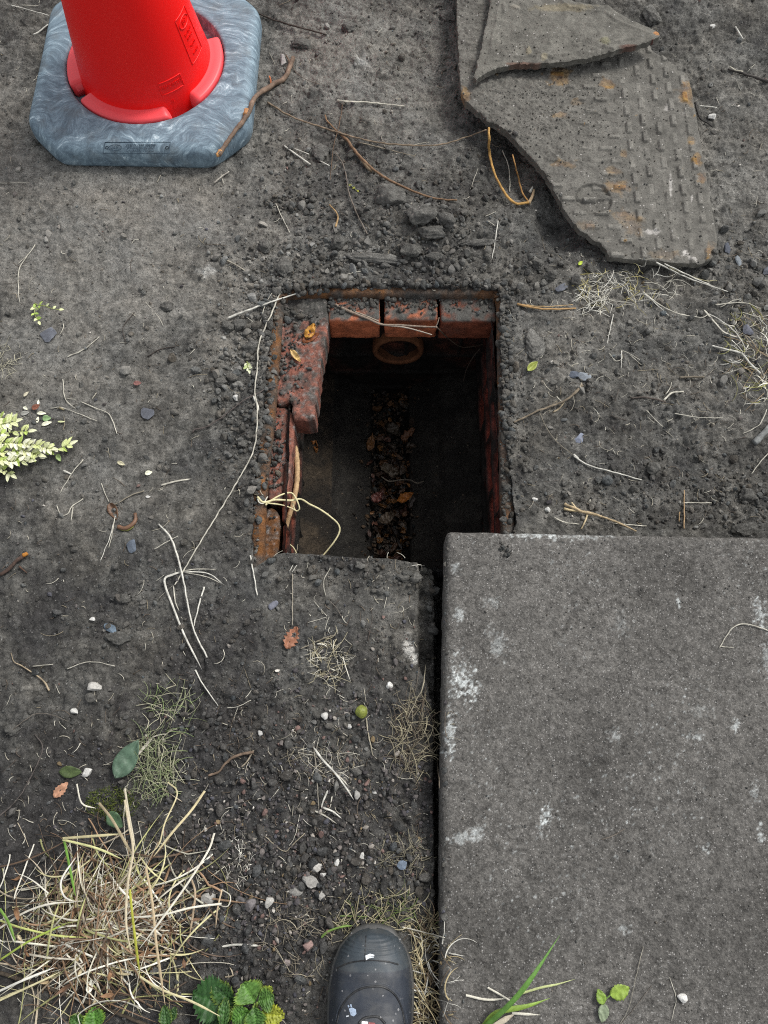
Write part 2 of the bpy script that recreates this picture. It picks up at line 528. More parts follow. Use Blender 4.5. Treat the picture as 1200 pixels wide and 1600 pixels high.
# ------------------------------------------------------------------ ground height
def ground_low(x, y):
    px, py = unP(x, y)
    px = np.clip(px, -2000, 4000); py = np.where(y * st + CAM_H * ct > .1, np.clip(py, -2000, 4000), 4000)
    h = .012 * fbm(x, y, 2.6, 3, 1) + .006 * fbm(x, y, 9, 2, 5)
    h -= .022 * px_blob(px, py, 640, 110, 90, 70)
    h += .014 * px_blob(px, py, 560, 70, 60, 40)
    h -= .03 * px_blob(px, py, 800, 250, 55, 60) + .035 * px_blob(px, py, 870, 350, 40, 40)
    h -= .012 * px_blob(px, py, 690, 200, 60, 60)
    h += .016 * px_blob(px, py, 620, 340, 120, 40)
    h += .010 * px_blob(px, py, 350, 560, 50, 130)
    h -= .010 * px_blob(px, py, 150, 450, 70, 25) + .006 * px_blob(px, py, 70, 430, 60, 40)
    h += .010 * px_blob(px, py, 175, 1440, 150, 120)
    h -= .016 * px_blob(px, py, 1060, 700, 60, 50) + .01 * px_blob(px, py, 930, 660, 50, 30)
    h += .010 * px_blob(px, py, 900, 560, 70, 90)
    dh = sdf(x, y, HOLE[::5])
    h *= sstep(0.0, 0.10, -dh) * .9 + .1
    dc = np.maximum(np.abs(x - CONE_C[0]), np.abs(y - CONE_C[1]))
    k = sstep(.19, .30, dc)
    h = h * k
    return h

def ground_h(x, y):
    px, py = unP(x, y)
    ok = y * st + CAM_H * ct > .1
    px = np.where(ok, px, 4000.); py = np.where(ok, py, 4000.)
    low = ground_low(x, y)
    sm = np.clip(px_blob(px, py, 150, 620, 210, 330) + px_blob(px, py, 330, 330, 110, 60) + .6 * px_blob(px, py, 520, 950, 130, 60) + .5 * px_blob(px, py, 900, 760, 60, 60), 0, 1)
    rough = np.clip(1 - .8 * sm, .15, 1)
    rough = rough * np.clip(.85 + .6 * fbm(x, y, 8, 2, 77), .3, 1.3)
    w1, v1 = worley(x + .01 * fbm(x, y, 40, 2, 9), y + .01 * fbm(x, y, 40, 2, 10), 38, 3)
    w2, v2 = worley(x + .004 * fbm(x, y, 90, 2, 11), y, 95, 4)
    w3, v3 = worley(x, y, 210, 6)
    cl1 = np.where(v1 > .45, np.clip(1 - (w1 / .62) ** 2, 0, 1), 0) * v1
    cl2 = np.where(v2 > .3, np.clip(1 - (w2 / .6) ** 2, 0, 1), 0) * v2
    cl3 = np.clip(1 - (w3 / .6) ** 2, 0, 1) * v3
    h = low + rough * (.0065 * fbm(x, y, 28, 4, 21, .6) + .006 * cl1 + .0045 * cl2 + .0016 * cl3) + .0022 * fbm(x, y, 110, 3, 31, .6) + .0014 * fbm(x, y, 240, 2, 32) + .0012 * cl3 * (v3 > .4)
    # shallow scuffs and cracks in the trodden soil
    cr = np.abs(fbm(x, y, 14, 3, 44)); h -= sm * .0022 * np.clip(1 - cr / .03, 0, 1)
    dh = -sdf(x, y, HOLE[::4])
    rim = sstep(.0, .035, dh)
    h = h * (.6 + .4 * rim) + .0035 * (1 - rim)
    # bed of the slab, gap beside it and the dirty slab edge left of the gap
    ds = sdf(x, y, SLAB_C)
    h = np.where(ds > -.004, -.035, h)
    gp = np.maximum(unP(x, y)[0], 0)
    wl_ = np.interp(py, [868, 880, 960, 1040, 1070, 1110, 1450, 1500], [655, 655, 654, 655, 668, 678, 680, 690])
    g = sstep(-3, 3, px - wl_ + 3 * fbm(x, y, 40, 3, 61)) * sstep(-.05, .0, ds + .04) * sstep(855, 868, py) * (1 - sstep(1440, 1500, py)) * (px < 760)
    nar = sstep(679, 684, px)
    h = h - (.030 + .016 * fbm(x, y, 28, 3, 62) + .035 * nar) * g
    # low step where the earth covered slab stops, in front of the opening
    return h

fine = 0.0023
xs = np.arange(-.88, .88, fine); ys = np.arange(-.40, 1.60, fine)
def grow(a, s, lim):
    out = []; d = fine
    while abs(a) < lim:
        d *= 1.22; a += s * d; out.append(a)
    return out
xs = np.concatenate([grow(xs[0], -1, 25)[::-1], xs, grow(xs[-1], 1, 25)])
ys = np.concatenate([grow(ys[0], -1, 25)[::-1], ys, grow(ys[-1], 1, 25)])
XG, YG = np.meshgrid(xs, ys, indexing='ij')
HG = ground_h(XG, YG)
LG = ground_low(XG, YG)

def samp(A, x, y):
    x = np.asarray(x, float); y = np.asarray(y, float)
    i = np.clip(np.searchsorted(xs, x) - 1, 0, len(xs) - 2); j = np.clip(np.searchsorted(ys, y) - 1, 0, len(ys) - 2)
    fx = np.clip((x - xs[i]) / (xs[i + 1] - xs[i]), 0, 1); fy = np.clip((y - ys[j]) / (ys[j + 1] - ys[j]), 0, 1)
    return (A[i, j] * (1 - fx) * (1 - fy) + A[i + 1, j] * fx * (1 - fy) + A[i, j + 1] * (1 - fx) * fy + A[i + 1, j + 1] * fx * fy)

def slab_top(x, y):
    d = sdf(x, y, SLAB)
    r = .014
    e = np.clip((r - d) / r, 0, 1)
    return SLAB_Z - r * (1 - np.sqrt(np.clip(1 - e * e, 0, 1))) * .9 + .0016 * fbm(x, y, 7, 3, 71) + .0014 * fbm(x, y, 60, 4, 72, .65) + .0008 * fbm(x, y, 230, 2, 73) - .004 * np.clip(1 - d / .03, 0, 1) * np.clip(fbm(x, y, 30, 3, 74), 0, 1)

def surf(x, y):
    x = np.asarray(x, float); y = np.asarray(y, float)
    return np.where(inpoly(x, y, SLAB), SLAB_Z, samp(HG, x, y))

def PG(px, py, lift=0.0, low=True):
    """point on the real ground (or slab) at that photo pixel, lifted"""
    z = 0.0
    for _ in range(3):
        x, y = P(px, py, z)
        z = (float(slab_top(np.array([x]), np.array([y]))[0]) if inpoly(np.array([x]), np.array([y]), SLAB)[0] else float(samp(LG if low else HG, x, y))) + lift
    return np.array([x, y, z])

gx, gy, GF, GB = gridsheet(xs, ys, cut_poly=HOLE)
gz = samp(HG, gx, gy)
GV = np.stack([gx, gy, gz], 1)
gpx, gpy = unP(gx, gy)
okk = gy * st + CAM_H * ct > .1
gpx = np.where(okk, gpx, 4000); gpy = np.where(okk, gpy, 4000)
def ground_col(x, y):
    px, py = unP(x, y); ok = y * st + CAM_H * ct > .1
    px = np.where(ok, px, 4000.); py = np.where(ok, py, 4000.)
    dry = np.clip(.42 + .95 * px_blob(px, py, 150, 330, 270, 210) + .6 * px_blob(px, py, 560, 80, 220, 110) + .45 * px_blob(px, py, 1150, 250, 140, 260) + .4 * px_blob(px, py, 900, 560, 170, 120) + .3 * px_blob(px, py, 150, 650, 200, 130) - .5 * px_blob(px, py, 250, 1350, 420, 330) + .8 * fbm(x, y, 6, 4, 81, .6) + .6 * fbm(x, y, 30, 4, 82, .65) + .3 * fbm(x, y, 120, 3, 85, .7), 0, 1)  # only a soil tone mix: paler towards the top, darker at lower left
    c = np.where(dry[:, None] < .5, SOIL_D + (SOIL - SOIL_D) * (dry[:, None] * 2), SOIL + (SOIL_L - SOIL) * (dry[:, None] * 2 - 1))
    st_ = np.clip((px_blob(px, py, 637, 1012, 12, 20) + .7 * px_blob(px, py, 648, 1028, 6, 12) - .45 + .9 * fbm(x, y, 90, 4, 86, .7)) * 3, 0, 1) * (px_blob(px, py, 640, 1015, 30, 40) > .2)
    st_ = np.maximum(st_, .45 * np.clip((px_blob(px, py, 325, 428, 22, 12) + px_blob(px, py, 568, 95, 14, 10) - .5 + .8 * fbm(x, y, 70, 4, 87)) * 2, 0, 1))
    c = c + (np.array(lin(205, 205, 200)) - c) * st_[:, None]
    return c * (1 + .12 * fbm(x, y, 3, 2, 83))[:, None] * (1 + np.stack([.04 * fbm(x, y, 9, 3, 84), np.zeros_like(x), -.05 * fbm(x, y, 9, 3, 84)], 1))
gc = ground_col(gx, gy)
inner = (np.abs(GV[GB[:, 0], 0]) < .6) & (np.abs(GV[GB[:, 0], 1] - .5) < .6)
def dn(z, j=.004):
    def f(r):
        q = r.copy(); cx, cy = .01, .55
        n = j * fbm(r[:, 0], r[:, 1], 60, 3, int(abs(z) * 1000))
        v = np.stack([q[:, 0] - cx, q[:, 1] - cy], 1); v /= np.linalg.norm(v, axis=1)[:, None]
        q[:, 0] += v[:, 0] * n; q[:, 1] += v[:, 1] * n
        q[:, 2] = z; return q
    return f
SV, SF = skirt(GV, GB[inner], [dn(-.008), dn(-.018), dn(-.03), dn(-.045), dn(-.07)])
V = np.vstack([GV, SV]); F = np.vstack([GF, SF + len(GV)])
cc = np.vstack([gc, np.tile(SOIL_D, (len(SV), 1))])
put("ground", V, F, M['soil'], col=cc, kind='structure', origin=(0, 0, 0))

# ------------------------------------------------------------------ big concrete slab
def sheet(poly, sp, hf, zb, colf, extra=None):
    p = np.array(poly)
    X, Y, F, B = gridsheet(np.arange(p[:, 0].min() - sp, p[:, 0].max() + 2 * sp, sp), np.arange(p[:, 1].min() - sp, p[:, 1].max() + 2 * sp, sp), keep_poly=poly)
    Z = hf(X, Y)
    V = np.stack([X, Y, Z], 1)
    c = p.mean(0)
    def row(t):
        def f(r):
            q = r.copy(); zz = zb(r[:, 0], r[:, 1]) if callable(zb) else zb
            q[:, 2] = r[:, 2] * (1 - t) + zz * t
            if 0 < t < 1 or True:
                v = q[:, :2] - c; v /= np.linalg.norm(v, axis=1)[:, None] + 1e-9
                n = (extra or .0012) * fbm(q[:, 0] * 1.0 + t, q[:, 1] + q[:, 2], 70, 3, 5)
                q[:, :2] += v * n[:, None]
            return q
        return f
    SV, SF = skirt(V, B, [row(.3), row(.65), row(1.0)])
    BV = V.copy(); BV[:, 2] = zb(X, Y) if callable(zb) else zb
    allV = np.vstack([V, SV, BV]); col = colf(X, Y, Z)
    sc = colf(SV[:, 0], SV[:, 1], SV[:, 2]) * .9
    return allV, np.vstack([F, SF + len(V), F[:, ::-1] + len(V) + len(SV)]), np.vstack([col, sc, col])

CONC = np.array(lin(103, 101, 97))
WHITE_SPOTS = [(722, 1065, 12, 28, .9), (738, 1078, 10, 10, .8), (702, 1150, 7, 26, .8), (727, 1310, 20, 10, .45), (740, 1297, 12, 7, .45), (853, 1277, 8, 9, 1.), (846, 1300, 4, 8, .5), (1101, 1327, 7, 6, .9), (1189, 1302, 4, 14, .8), (1180, 1235, 5, 16, .4), (778, 1005, 13, 18, .35), (768, 942, 10, 8, .3), (840, 832, 40, 7, .6), (900, 836, 60, 5, .4), (712, 888, 6, 8, .45), (716, 960, 6, 10, .5), (1190, 960, 8, 18, .6), (1196, 1030, 6, 24, .4), (1060, 940, 4, 7, .7), (1150, 1135, 5, 8, .6), (1085, 1150, 10, 6, .4), (960, 1150, 9, 8, .35), (972, 970, 10, 16, .22), (974, 1452, 8, 6, .45), (1095, 1110, 14, 12, .14)]
def slab_col(x, y, z):
    px, py = unP(x, y, SLAB_Z)
    k = 1 + .30 * fbm(x, y, 5, 4, 91, .6) + .20 * fbm(x, y, 18, 4, 99, .65) + .20 * fbm(x, y, 60, 5, 92, .8) - .35 * np.clip(fbm(x, y, 22, 4, 97, .7) - .22, 0, 1) / .3 * sstep(-.15, .25, fbm(x, y, 3.5, 2, 98))
    k = k * (1 - .30 * px_blob(px, py, 1190, 1450, 90, 130) - .2 * px_blob(px, py, 930, 1180, 60, 60) - .22 * px_blob(px, py, 760, 1450, 120, 60) - .18 * px_blob(px, py, 1080, 900, 120, 40))
    k = k * (1 - .55 * px_blob(px, py, 1062, 1402, 12, 7) - .5 * px_blob(px, py, 930, 1240, 9, 8) - .4 * px_blob(px, py, 1075, 1250, 9, 7))
    c = CONC * k[:, None]
    n = fbm(x, y, 55, 5, 93, .75)
    n2 = fbm(x, y, 180, 3, 95, .7)
    W = np.array(lin(218, 224, 222))
    for sx, sy, rx, ry, a in WHITE_SPOTS:
        b = px_blob(px, py, sx, sy, rx * 1.25, ry * 1.25)
        m = np.clip((b - .52 + 1.25 * n + 1.5 * n2) * 2.4, 0, 1) * (b > .08) * a * .85
        c = c + (W - c) * m[:, None]
    b = np.clip((n * .6 + n2 * .9 - .33) * 4, 0, 1) * .55 * sstep(-.1, .3, fbm(x, y, 4, 2, 94))
    return c + (W - c) * b[:, None]
V, F, cc = sheet(SLAB, .0022, slab_top, -.002, slab_col, .003)
put("concrete_slab", V, F, M['concrete'], col=cc, label="large rectangular grey concrete cover slab with white splashes beside the open hole", cat="slab")

# ------------------------------------------------------------------ opening: frame, bricks, chamber
def rough_box(c, s, rot=0, rnd=.006, amp=.0015, step=.006, seed=0, tilt=(0, 0)):
    s = np.array(s, float)
    bm = bmesh.new(); bmesh.ops.create_cube(bm, size=1.0)
    for ax in range(3):
        n = max(1, int(s[ax] / step)) 
        es = [e for e in bm.edges if abs(e.verts[0].co[ax] - e.verts[1].co[ax]) > .9]
        bmesh.ops.subdivide_edges(bm, edges=es, cuts=n, use_grid_fill=True)
    V = np.array([v.co[:] for v in bm.verts]) * s
    bm.verts.index_update()
    F4 = np.array([[v.index for v in f.verts] for f in bm.faces if len(f.verts) == 4]).reshape(-1, 4)
    F3 = np.array([[v.index for v in f.verts] for f in bm.faces if len(f.verts) == 3]).reshape(-1, 3)
    bm.free()
    q = np.clip(V, -s / 2 + rnd, s / 2 - rnd)
    d = V - q; L = np.linalg.norm(d, axis=1)[:, None]
    V = q + d / (L + 1e-12) * np.minimum(L, rnd)
    V = V + (V / s) * 2 * amp * fbm3(V + seed, 55, 4, seed)[:, None] + .4 * amp * np.sign(V) * fbm3(V + seed, 240, 2, seed + 3)[:, None]
    ca, sa = math.cos(rot), math.sin(rot)
    tx, ty = tilt
    V[:, 2] += V[:, 0] * tx + V[:, 1] * ty
    V = np.stack([V[:, 0] * ca - V[:, 1] * sa, V[:, 0] * sa + V[:, 1] * ca, V[:, 2]], 1) + np.array(c)
    return V, [F4, F3] if len(F3) else [F4]

ch = empty("brick_manhole", (0.0, 0.55, -.5), "open square brick manhole with rusty iron rim and leaf litter inside", "manhole")
# rusty rim frame
fr = [P(x, y, 0) for x, y in ((410, 905), (412, 862), (416, 760), (431, 616), (442, 480), (447, 464), (465, 459), (620, 458), (758, 459), (772, 464), (777, 478), (780, 620), (786, 905))]
def ring_frame(inner, outw, z0, z1):
    p = catmull([(a, b, 0) for a, b in inner], .004)[:, :2]
    t = np.gradient(p, axis=0); t /= np.linalg.norm(t, axis=1)[:, None]
    n = np.stack([-t[:, 1], t[:, 0]], 1)
    c = np.array([.01, .6]); sgn = np.sign(np.sum(n * (p - c), 1)).mean()
    n = n * (1 if sgn > 0 else -1)
    rows = []
    prof = [(.0, z1), (.0, z1 + (z0 - z1) * .5), (0.001, z0 - .004), (.004, z0), (outw * .4, z0 + .001), (outw * .75, z0), (outw, z0 - .003), (outw, z1)]
    rows = [np.column_stack([p + n * o, np.full(len(p), z)]) for o, z in prof]
    V = np.stack(rows, 1)
    m, k = V.shape[:2]
    V = V.reshape(-1, 3)
    V = V + np.stack([.0016 * fbm3(V, 60, 3, 1), .0016 * fbm3(V, 60, 3, 2), .0022 * fbm3(V, 80, 3, 3)], 1)
    i = np.arange(m - 1)[:, None] * k; j = np.arange(k - 1)[None]
    F = np.stack([i + j, i + j + 1, i + k + j + 1, i + k + j], -1).reshape(-1, 4)
    return V, F, n
V, F, _ = ring_frame(fr, .022, -.003, -.020)
px, py = unP(V[:, 0], V[:, 1])
rk = .95 * np.clip(-.05 + .9 * px_blob(px, py, 425, 540, 30, 90) + .75 * px_blob(px, py, 405, 740, 30, 110) + .8 * px_blob(px, py, 408, 840, 30, 40) + .9 * px_blob(px, py, 560, 450, 110, 14) + .8 * px_blob(px, py, 770, 462, 50, 30) + .35 * (px > 770) + 1.1 * fbm(V[:, 0], V[:, 1], 35, 4, 55), 0, 1)
nn = fbm(V[:, 0], V[:, 1], 70, 3, 56)
rc = RUST + (RUSTO - RUST) * np.clip(.3 + nn * 1.5, 0, 1)[:, None]
col = SOIL * .85 + (rc - SOIL * .85) * rk[:, None]
put("rim_frame", V, F[:, ::-1], M['rust'], parent=ch, col=col)

BR = np.array(lin(178, 104, 72)); BRD = np.array(lin(124, 70, 52)); BRP = np.array(lin(148, 98, 84))
def soil_top(V, base, z0, seed, k=1.0, dirt=SOIL, facing=None):
    """brick colour with soil lying on its top"""
    n = fbm(V[:, 0], V[:, 1], 45, 4, seed)
    m = np.clip(np.clip((V[:, 2] - z0) / .003, 0, 1) * np.clip(.75 + n * 1.8, 0, 1) * k, 0, 1)
    c = base * (1 + .25 * fbm3(V, 40, 3, seed))[:, None]
    return c + (dirt - c) * m[:, None]
zt, hb = -.019, .064
far_y = P(600, 500, zt)[1]
for i, (x0, x1, zof, yof, base, k) in enumerate(((513, 593, 0, 0, BR * 1.15, .95), (601, 684, -.001, .002, BR, .8), (689, 776, 0, -.001, BRD * 1.1, 1.0))):
    X0, X1 = P(x0, 500, zt)[0], P(x1, 500, zt)[0]
    V, F = rough_box(((X0 + X1) / 2, far_y + .055 + yof, zt - hb / 2 + zof), (X1 - X0, .112, hb), 0, .005, .002, .004, i * 5 + 1)
    put("brick", V, F, M['brick'], parent=ch, col=soil_top(V, base, zt - .005 + zof, i + 3, k * 1.35, SOIL * .95))
def poly_block(pxs, z0, z1, base, seed, k, dome=.004, amp=.003):
    poly = [P(x, y, z0) for x, y in pxs]
    p = catmull([(a, b, 0) for a, b in poly + poly[:1]], .006)[:-1, :2]
    p = p + .0042 * np.stack([fbm(p[:, 0], p[:, 1], 42, 4, seed + 7, .7), fbm(p[:, 0], p[:, 1], 42, 4, seed + 9, .7)], 1)
    d0 = lambda x, y: sdf(x, y, [tuple(q) for q in p])
    def hf(x, y):
        d = d0(x, y); e = np.clip((.007 - d) / .007, 0, 1)
        return z0 - .007 * (1 - np.sqrt(1 - e * e * .98)) + amp * fbm(x, y, 45, 4, seed) + .9 * amp * fbm(x, y, 130, 4, seed + 1, .65)
    def cf(x, y, z):
        n = fbm(x, y, 50, 4, seed + 2); n2 = fbm(x, y, 130, 3, seed + 3)
        m = np.clip(k + n * 1.6 + n2 * .8 + 1.5 * sstep(515, 485, unP(x, y, z0)[1]), 0, 1)[:, None]
        c = base * (1 + .25 * n2)[:, None]
        c = c + (SOIL * .9 - c) * m
        w = np.clip((n2 + .3 * n - .22) * 5, 0, 1)[:, None] * .5
        return c + (np.array(lin(175, 165, 160)) - c) * w
    return sheet([tuple(q) for q in p], .0022, hf, z1, cf, .002)
zb = -.018
V, F, cc = poly_block([(438, 463), (470, 461), (508, 462), (513, 497), (507, 535), (498, 590), (495, 626), (492, 629), (491, 652), (487, 655), (462, 655), (458, 652), (456, 630), (452, 627), (430, 626), (432, 560)], zb, zb - .06, BRP, 11, .45, amp=.0045)
put("brick", V, F, M['brick'], parent=ch, col=cc, label="broken brick at the far left corner, mottled pink and white")
V, F, cc = poly_block([(428, 632), (458, 646), (457, 700), (449, 770), (436, 782), (418, 778), (420, 700)], zb - .012, zb - .07, BRP * .95, 31, .25)
put("brick", V, F, M['brick'], parent=ch, col=cc)
V, F, cc = poly_block([(409, 800), (425, 793), (436, 806), (435, 850), (428, 872), (410, 885), (404, 850)], zb - .01, zb - .07, RUST, 51, .3)
put("brick", V, F, M['brick'], parent=ch, col=cc)

# walls of the chamber
XL, XR, YN, YF = -.172, .204, .20, .825
def wall(name, a, b, z0, z1, base, seed, parent=ch, courses=True, out=(0, 0)):
    a = np.array(a, float); b = np.array(b, float); L = np.linalg.norm(b - a); t = (b - a) / L
    n = np.array([t[1], -t[0]])
    us = np.arange(0, L + .004, .004); zs = np.arange(z1, z0 + .003, .003)
    U, Z = np.meshgrid(us, zs, indexing='ij')
    bh = .075; row = np.floor((z0 - Z) / bh); uu = U + (row % 2) * .055 * 1.0
    fz = np.abs(((z0 - Z) / bh) % 1 - .5) * bh; fu = np.abs((uu / .1125) % 1 - .5) * .1125
    jn = np.maximum(sstep(.0315, .036, fz), sstep(.0505, .0545, fu))
    w = row * 7 + np.floor(uu / .1125)
    br = _h(w, row, row * 0, 5)
    dep = -.006 * jn + (br - .5) * .004 + .003 * fbm(U, Z, 30, 4, seed)
    Pn = a[None, None] + t * U[..., None] + n * dep[..., None]
    V = np.concatenate([Pn, Z[..., None]], -1).reshape(-1, 3)
    col = base * (.7 + .6 * br)[..., None]; col = col + (np.array((.03, .028, .025)) - col) * jn[..., None]
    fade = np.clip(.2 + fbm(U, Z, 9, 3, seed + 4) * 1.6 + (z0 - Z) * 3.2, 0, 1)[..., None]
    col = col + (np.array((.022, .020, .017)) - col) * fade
    m, k = U.shape
    i = np.arange(m - 1)[:, None] * k; j = np.arange(k - 1)[None]
    F = np.stack([i + j, i + j + 1, i + k + j + 1, i + k + j], -1).reshape(-1, 4)
    return put(name, V, F, M['chamber'], parent=parent, col=col.reshape(-1, 3))
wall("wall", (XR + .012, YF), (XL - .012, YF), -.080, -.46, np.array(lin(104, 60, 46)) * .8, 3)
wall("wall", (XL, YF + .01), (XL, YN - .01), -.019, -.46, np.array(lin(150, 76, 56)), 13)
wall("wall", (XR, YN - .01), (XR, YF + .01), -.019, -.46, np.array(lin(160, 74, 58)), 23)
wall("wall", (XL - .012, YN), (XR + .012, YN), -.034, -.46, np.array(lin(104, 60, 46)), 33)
# benching with the channel
ux = np.linspace(XL - .015, XR + .015, 170); uy = np.linspace(YN - .01, YF + .01, 200)
U, W = np.meshgrid(ux, uy, indexing='ij')
prof = np.interp(U, [XL - .02, XL + .01, -.112, -.100, -.033, -.028], [-.285, -.30, -.325, -.34, -.375, -.38])
prof = np.where(U > .058, np.interp(U, [.056, .062, .118, .132, XR], [-.38, -.375, -.335, -.318, -.30]), prof)
chn = np.abs(U - .0145) < .0435
prof = np.where(chn, -.375 - .05 * np.sqrt(np.clip(1 - ((U - .0145) / .0436) ** 2, 0, 1)), prof)
Z = prof + .004 * fbm(U, W, 14, 4, 3) + .0015 * fbm(U, W, 90, 3, 4)
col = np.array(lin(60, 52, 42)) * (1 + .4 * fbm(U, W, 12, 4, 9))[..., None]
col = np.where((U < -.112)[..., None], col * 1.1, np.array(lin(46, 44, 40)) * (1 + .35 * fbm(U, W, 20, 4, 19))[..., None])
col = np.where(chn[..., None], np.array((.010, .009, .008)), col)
m, k = U.shape
i = np.arange(m - 1)[:, None] * k; j = np.arange(k - 1)[None]
F = np.stack([i + j, i + k + j, i + k + j + 1, i + j + 1], -1).reshape(-1, 4)
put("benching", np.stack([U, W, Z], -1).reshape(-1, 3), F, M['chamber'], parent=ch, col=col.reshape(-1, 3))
Zb = Z.copy()
def bench_z(x, y):
    i = int(np.clip(np.searchsorted(ux, x), 0, len(ux) - 1)); j = int(np.clip(np.searchsorted(uy, y), 0, len(uy) - 1))
    return float(Zb[i, j])
# clay pipe end in the far wall
yp, zp, xp = .806, -.190, .029
mbp = MB(); a = np.linspace(0, 2 * math.pi, 40, endpoint=False)
prf = [(.041, yp + .16), (.041, yp + .004), (.043, yp), (.050, yp - .002), (.053, yp + .003), (.053, yp + .16)]
V = np.concatenate([np.stack([xp + r * np.cos(a), np.full(40, y), zp + r * np.sin(a)], 1) for r, y in prf])
V = V + .0018 * np.stack([fbm3(V, 50, 3, 1), fbm3(V, 50, 3, 2), fbm3(V, 50, 3, 3)], 1)
F = []
for r in range(5):
    for q in range(40):
        F.append((r * 40 + q, r * 40 + (q + 1) % 40, (r + 1) * 40 + (q + 1) % 40, (r + 1) * 40 + q))
pc = np.tile(np.array(lin(122, 80, 54)), (len(V), 1)) * (1 + .5 * fbm3(V, 40, 3, 8))[:, None]
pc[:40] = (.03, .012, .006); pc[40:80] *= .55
put("clay_pipe", V, np.array(F)[:, ::-1], M['stone'], parent=ch, col=pc)

# ------------------------------------------------------------------ broken iron cover
def Lz(x, y): return samp(LG, x, y)
PZ = .033
plate_px = [(711, -60), (713, 0), (714, 60), (717, 110), (720, 148), (726, 163), (745, 178), (762, 192), (785, 205), (805, 222), (826, 245), (842, 262), (855, 278), (866, 300), (880, 325), (893, 345), (905, 358), (925, 371), (940, 380), (948, 390), (953, 400), (990, 403), (1040, 406), (1098, 408), (1112, 402), (1122, 390), (1125, 370), (1116, 320), (1104, 250), (1092, 180), (1084, 135), (1078, 112), (1062, 98), (1045, 88), (1025, 76), (1008, 62), (960, 36), (900, 12), (850, 0), (820, -60)]
def rough_outline(pxs, a, seed, keep=lambda x, y: 1.0):
    q = []
    for i in range(len(pxs)):
        (x1, y1), (x2, y2) = pxs[i], pxs[(i + 1) % len(pxs)]
        n = max(1, int(math.hypot(x2 - x1, y2 - y1) / 3))
        for k in range(n): q.append((x1 + (x2 - x1) * k / n, y1 + (y2 - y1) * k / n))
    q = np.array(q); w = np.array([keep(x, y) for x, y in q])[:, None]
    nz = np.stack([fbm(q[:, 0], q[:, 1], .09, 4, seed, .7), fbm(q[:, 0], q[:, 1], .09, 4, seed + 1, .7)], 1)
    return q + nz * a * w
plate_poly = [P(x, y, PZ) for x, y in rough_outline(plate_px, 4.5, 501, lambda x, y: 1.0 if x < 950 else .3)]
c0 = np.array(P(1125, 408, PZ)); c1 = np.array(P(1079, 112, PZ))
av = (c1 - c0) / np.linalg.norm(c1 - c0); au = np.array([-av[1], av[0]])
def plate_uv(x, y):
    return (x - c0[0]) * au[0] + (y - c0[1]) * au[1], (x - c0[0]) * av[0] + (y - c0[1]) * av[1]
KC = P(928, 310, PZ)
def bars(u, v, side):
    if side:   # bars along v, staggered
        cu, cv = .030, .041
        k = np.floor(u / cu); fu = u - (k + .5) * cu; vv = v + (k % 2) * cv / 2; fv = (vv / cv) % 1 * cv - cv / 2
        cellr = _h(k, np.floor(vv / cv), k * 0, 9)
        b = np.minimum(.0058 - np.abs(fu), .0135 - np.abs(fv))
    else:
        cu, cv = .041, .030
        k = np.floor(v / cv); fv = v - (k + .5) * cv; uu = u + (k % 2) * cu / 2; fu = (uu / cu) % 1 * cu - cu / 2
        cellr = _h(k, np.floor(uu / cu), k * 0, 19)
        b = np.minimum(.0055 - np.abs(fv), .0135 - np.abs(fu))
    return np.clip(b / .0016, 0, 1), cellr
def plate_feat(x, y):
    u, v = plate_uv(x, y)
    b1, r1 = bars(u, v, True); b2, r2 = bars(u, v, False)
    s = u < .155 + 0 * v
    b = np.where(s, b1, b2); r = np.where(s, r1, r2)
    dirt = fbm(x, y, 14, 4, 101); dirt2 = fbm(x, y, 60, 4, 102, .65)
    lump = sstep(.12, .34, u) * sstep(.10, .25, v)   # left and upper side lies under more soil
    bare = np.clip(.95 - 1.0 * lump - dirt * 1.3, 0, 1)
    dk = np.hypot((x - KC[0]), (y - KC[1]))
    return u, v, b, r, dirt, dirt2, lump, bare, dk
def plate_h(x, y):
    u, v, b, r, dirt, dirt2, lump, bare, dk = plate_feat(x, y)
    tiltz = PZ - .010 + .02 * np.clip(u / .5, 0, 1) 
    z = tiltz + .0048 * b * bare * (r > .12) * (.7 + .3 * _h(np.floor(r * 977), np.floor(r * 331), r * 0, 4)) + .0035 * lump * (.5 + dirt * 1.2) + .0012 * dirt2 * (1 + 2.2 * lump)
    w, vv = worley(x, y, 120, 8)
    z += lump * .002 * np.where(vv > .5, np.clip(1 - (w / .5) ** 2, 0, 1), 0)
    rk = .0335
    z -= .005 * sstep(.002, -.002, dk - rk) * (1 - .9 * sstep(.006, .003, np.abs(y - KC[1] - .002 + .012 * fbm(x, y, 20, 2, 3))))
    d = polydist(x, y, plate_poly)[0]
    return z - .001 * np.clip(1 - d / .002, 0, 1) ** 2
RSPOT = [(873, 118, 24, 18, 1.), (950, 128, 16, 10, .9), (725, 157, 12, 14, 1.), (1075, 140, 14, 22, 1.), (1092, 243, 9, 14, 1.), (1100, 272, 9, 11, 1.), (1084, 214, 7, 9, .5), (965, 290, 26, 12, .8), (880, 258, 24, 6, .7), (977, 238, 8, 6, .8), (978, 335, 22, 12, .45), (876, 180, 12, 6, .7), (900, 160, 12, 6, .4), (1112, 385, 10, 12, .6), (960, 265, 16, 8, .5), (990, 350, 20, 20, .35), (1040, 395, 30, 8, .3), (918, 352, 14, 10, .4)]
PL_S = np.array(lin(103, 101, 95))
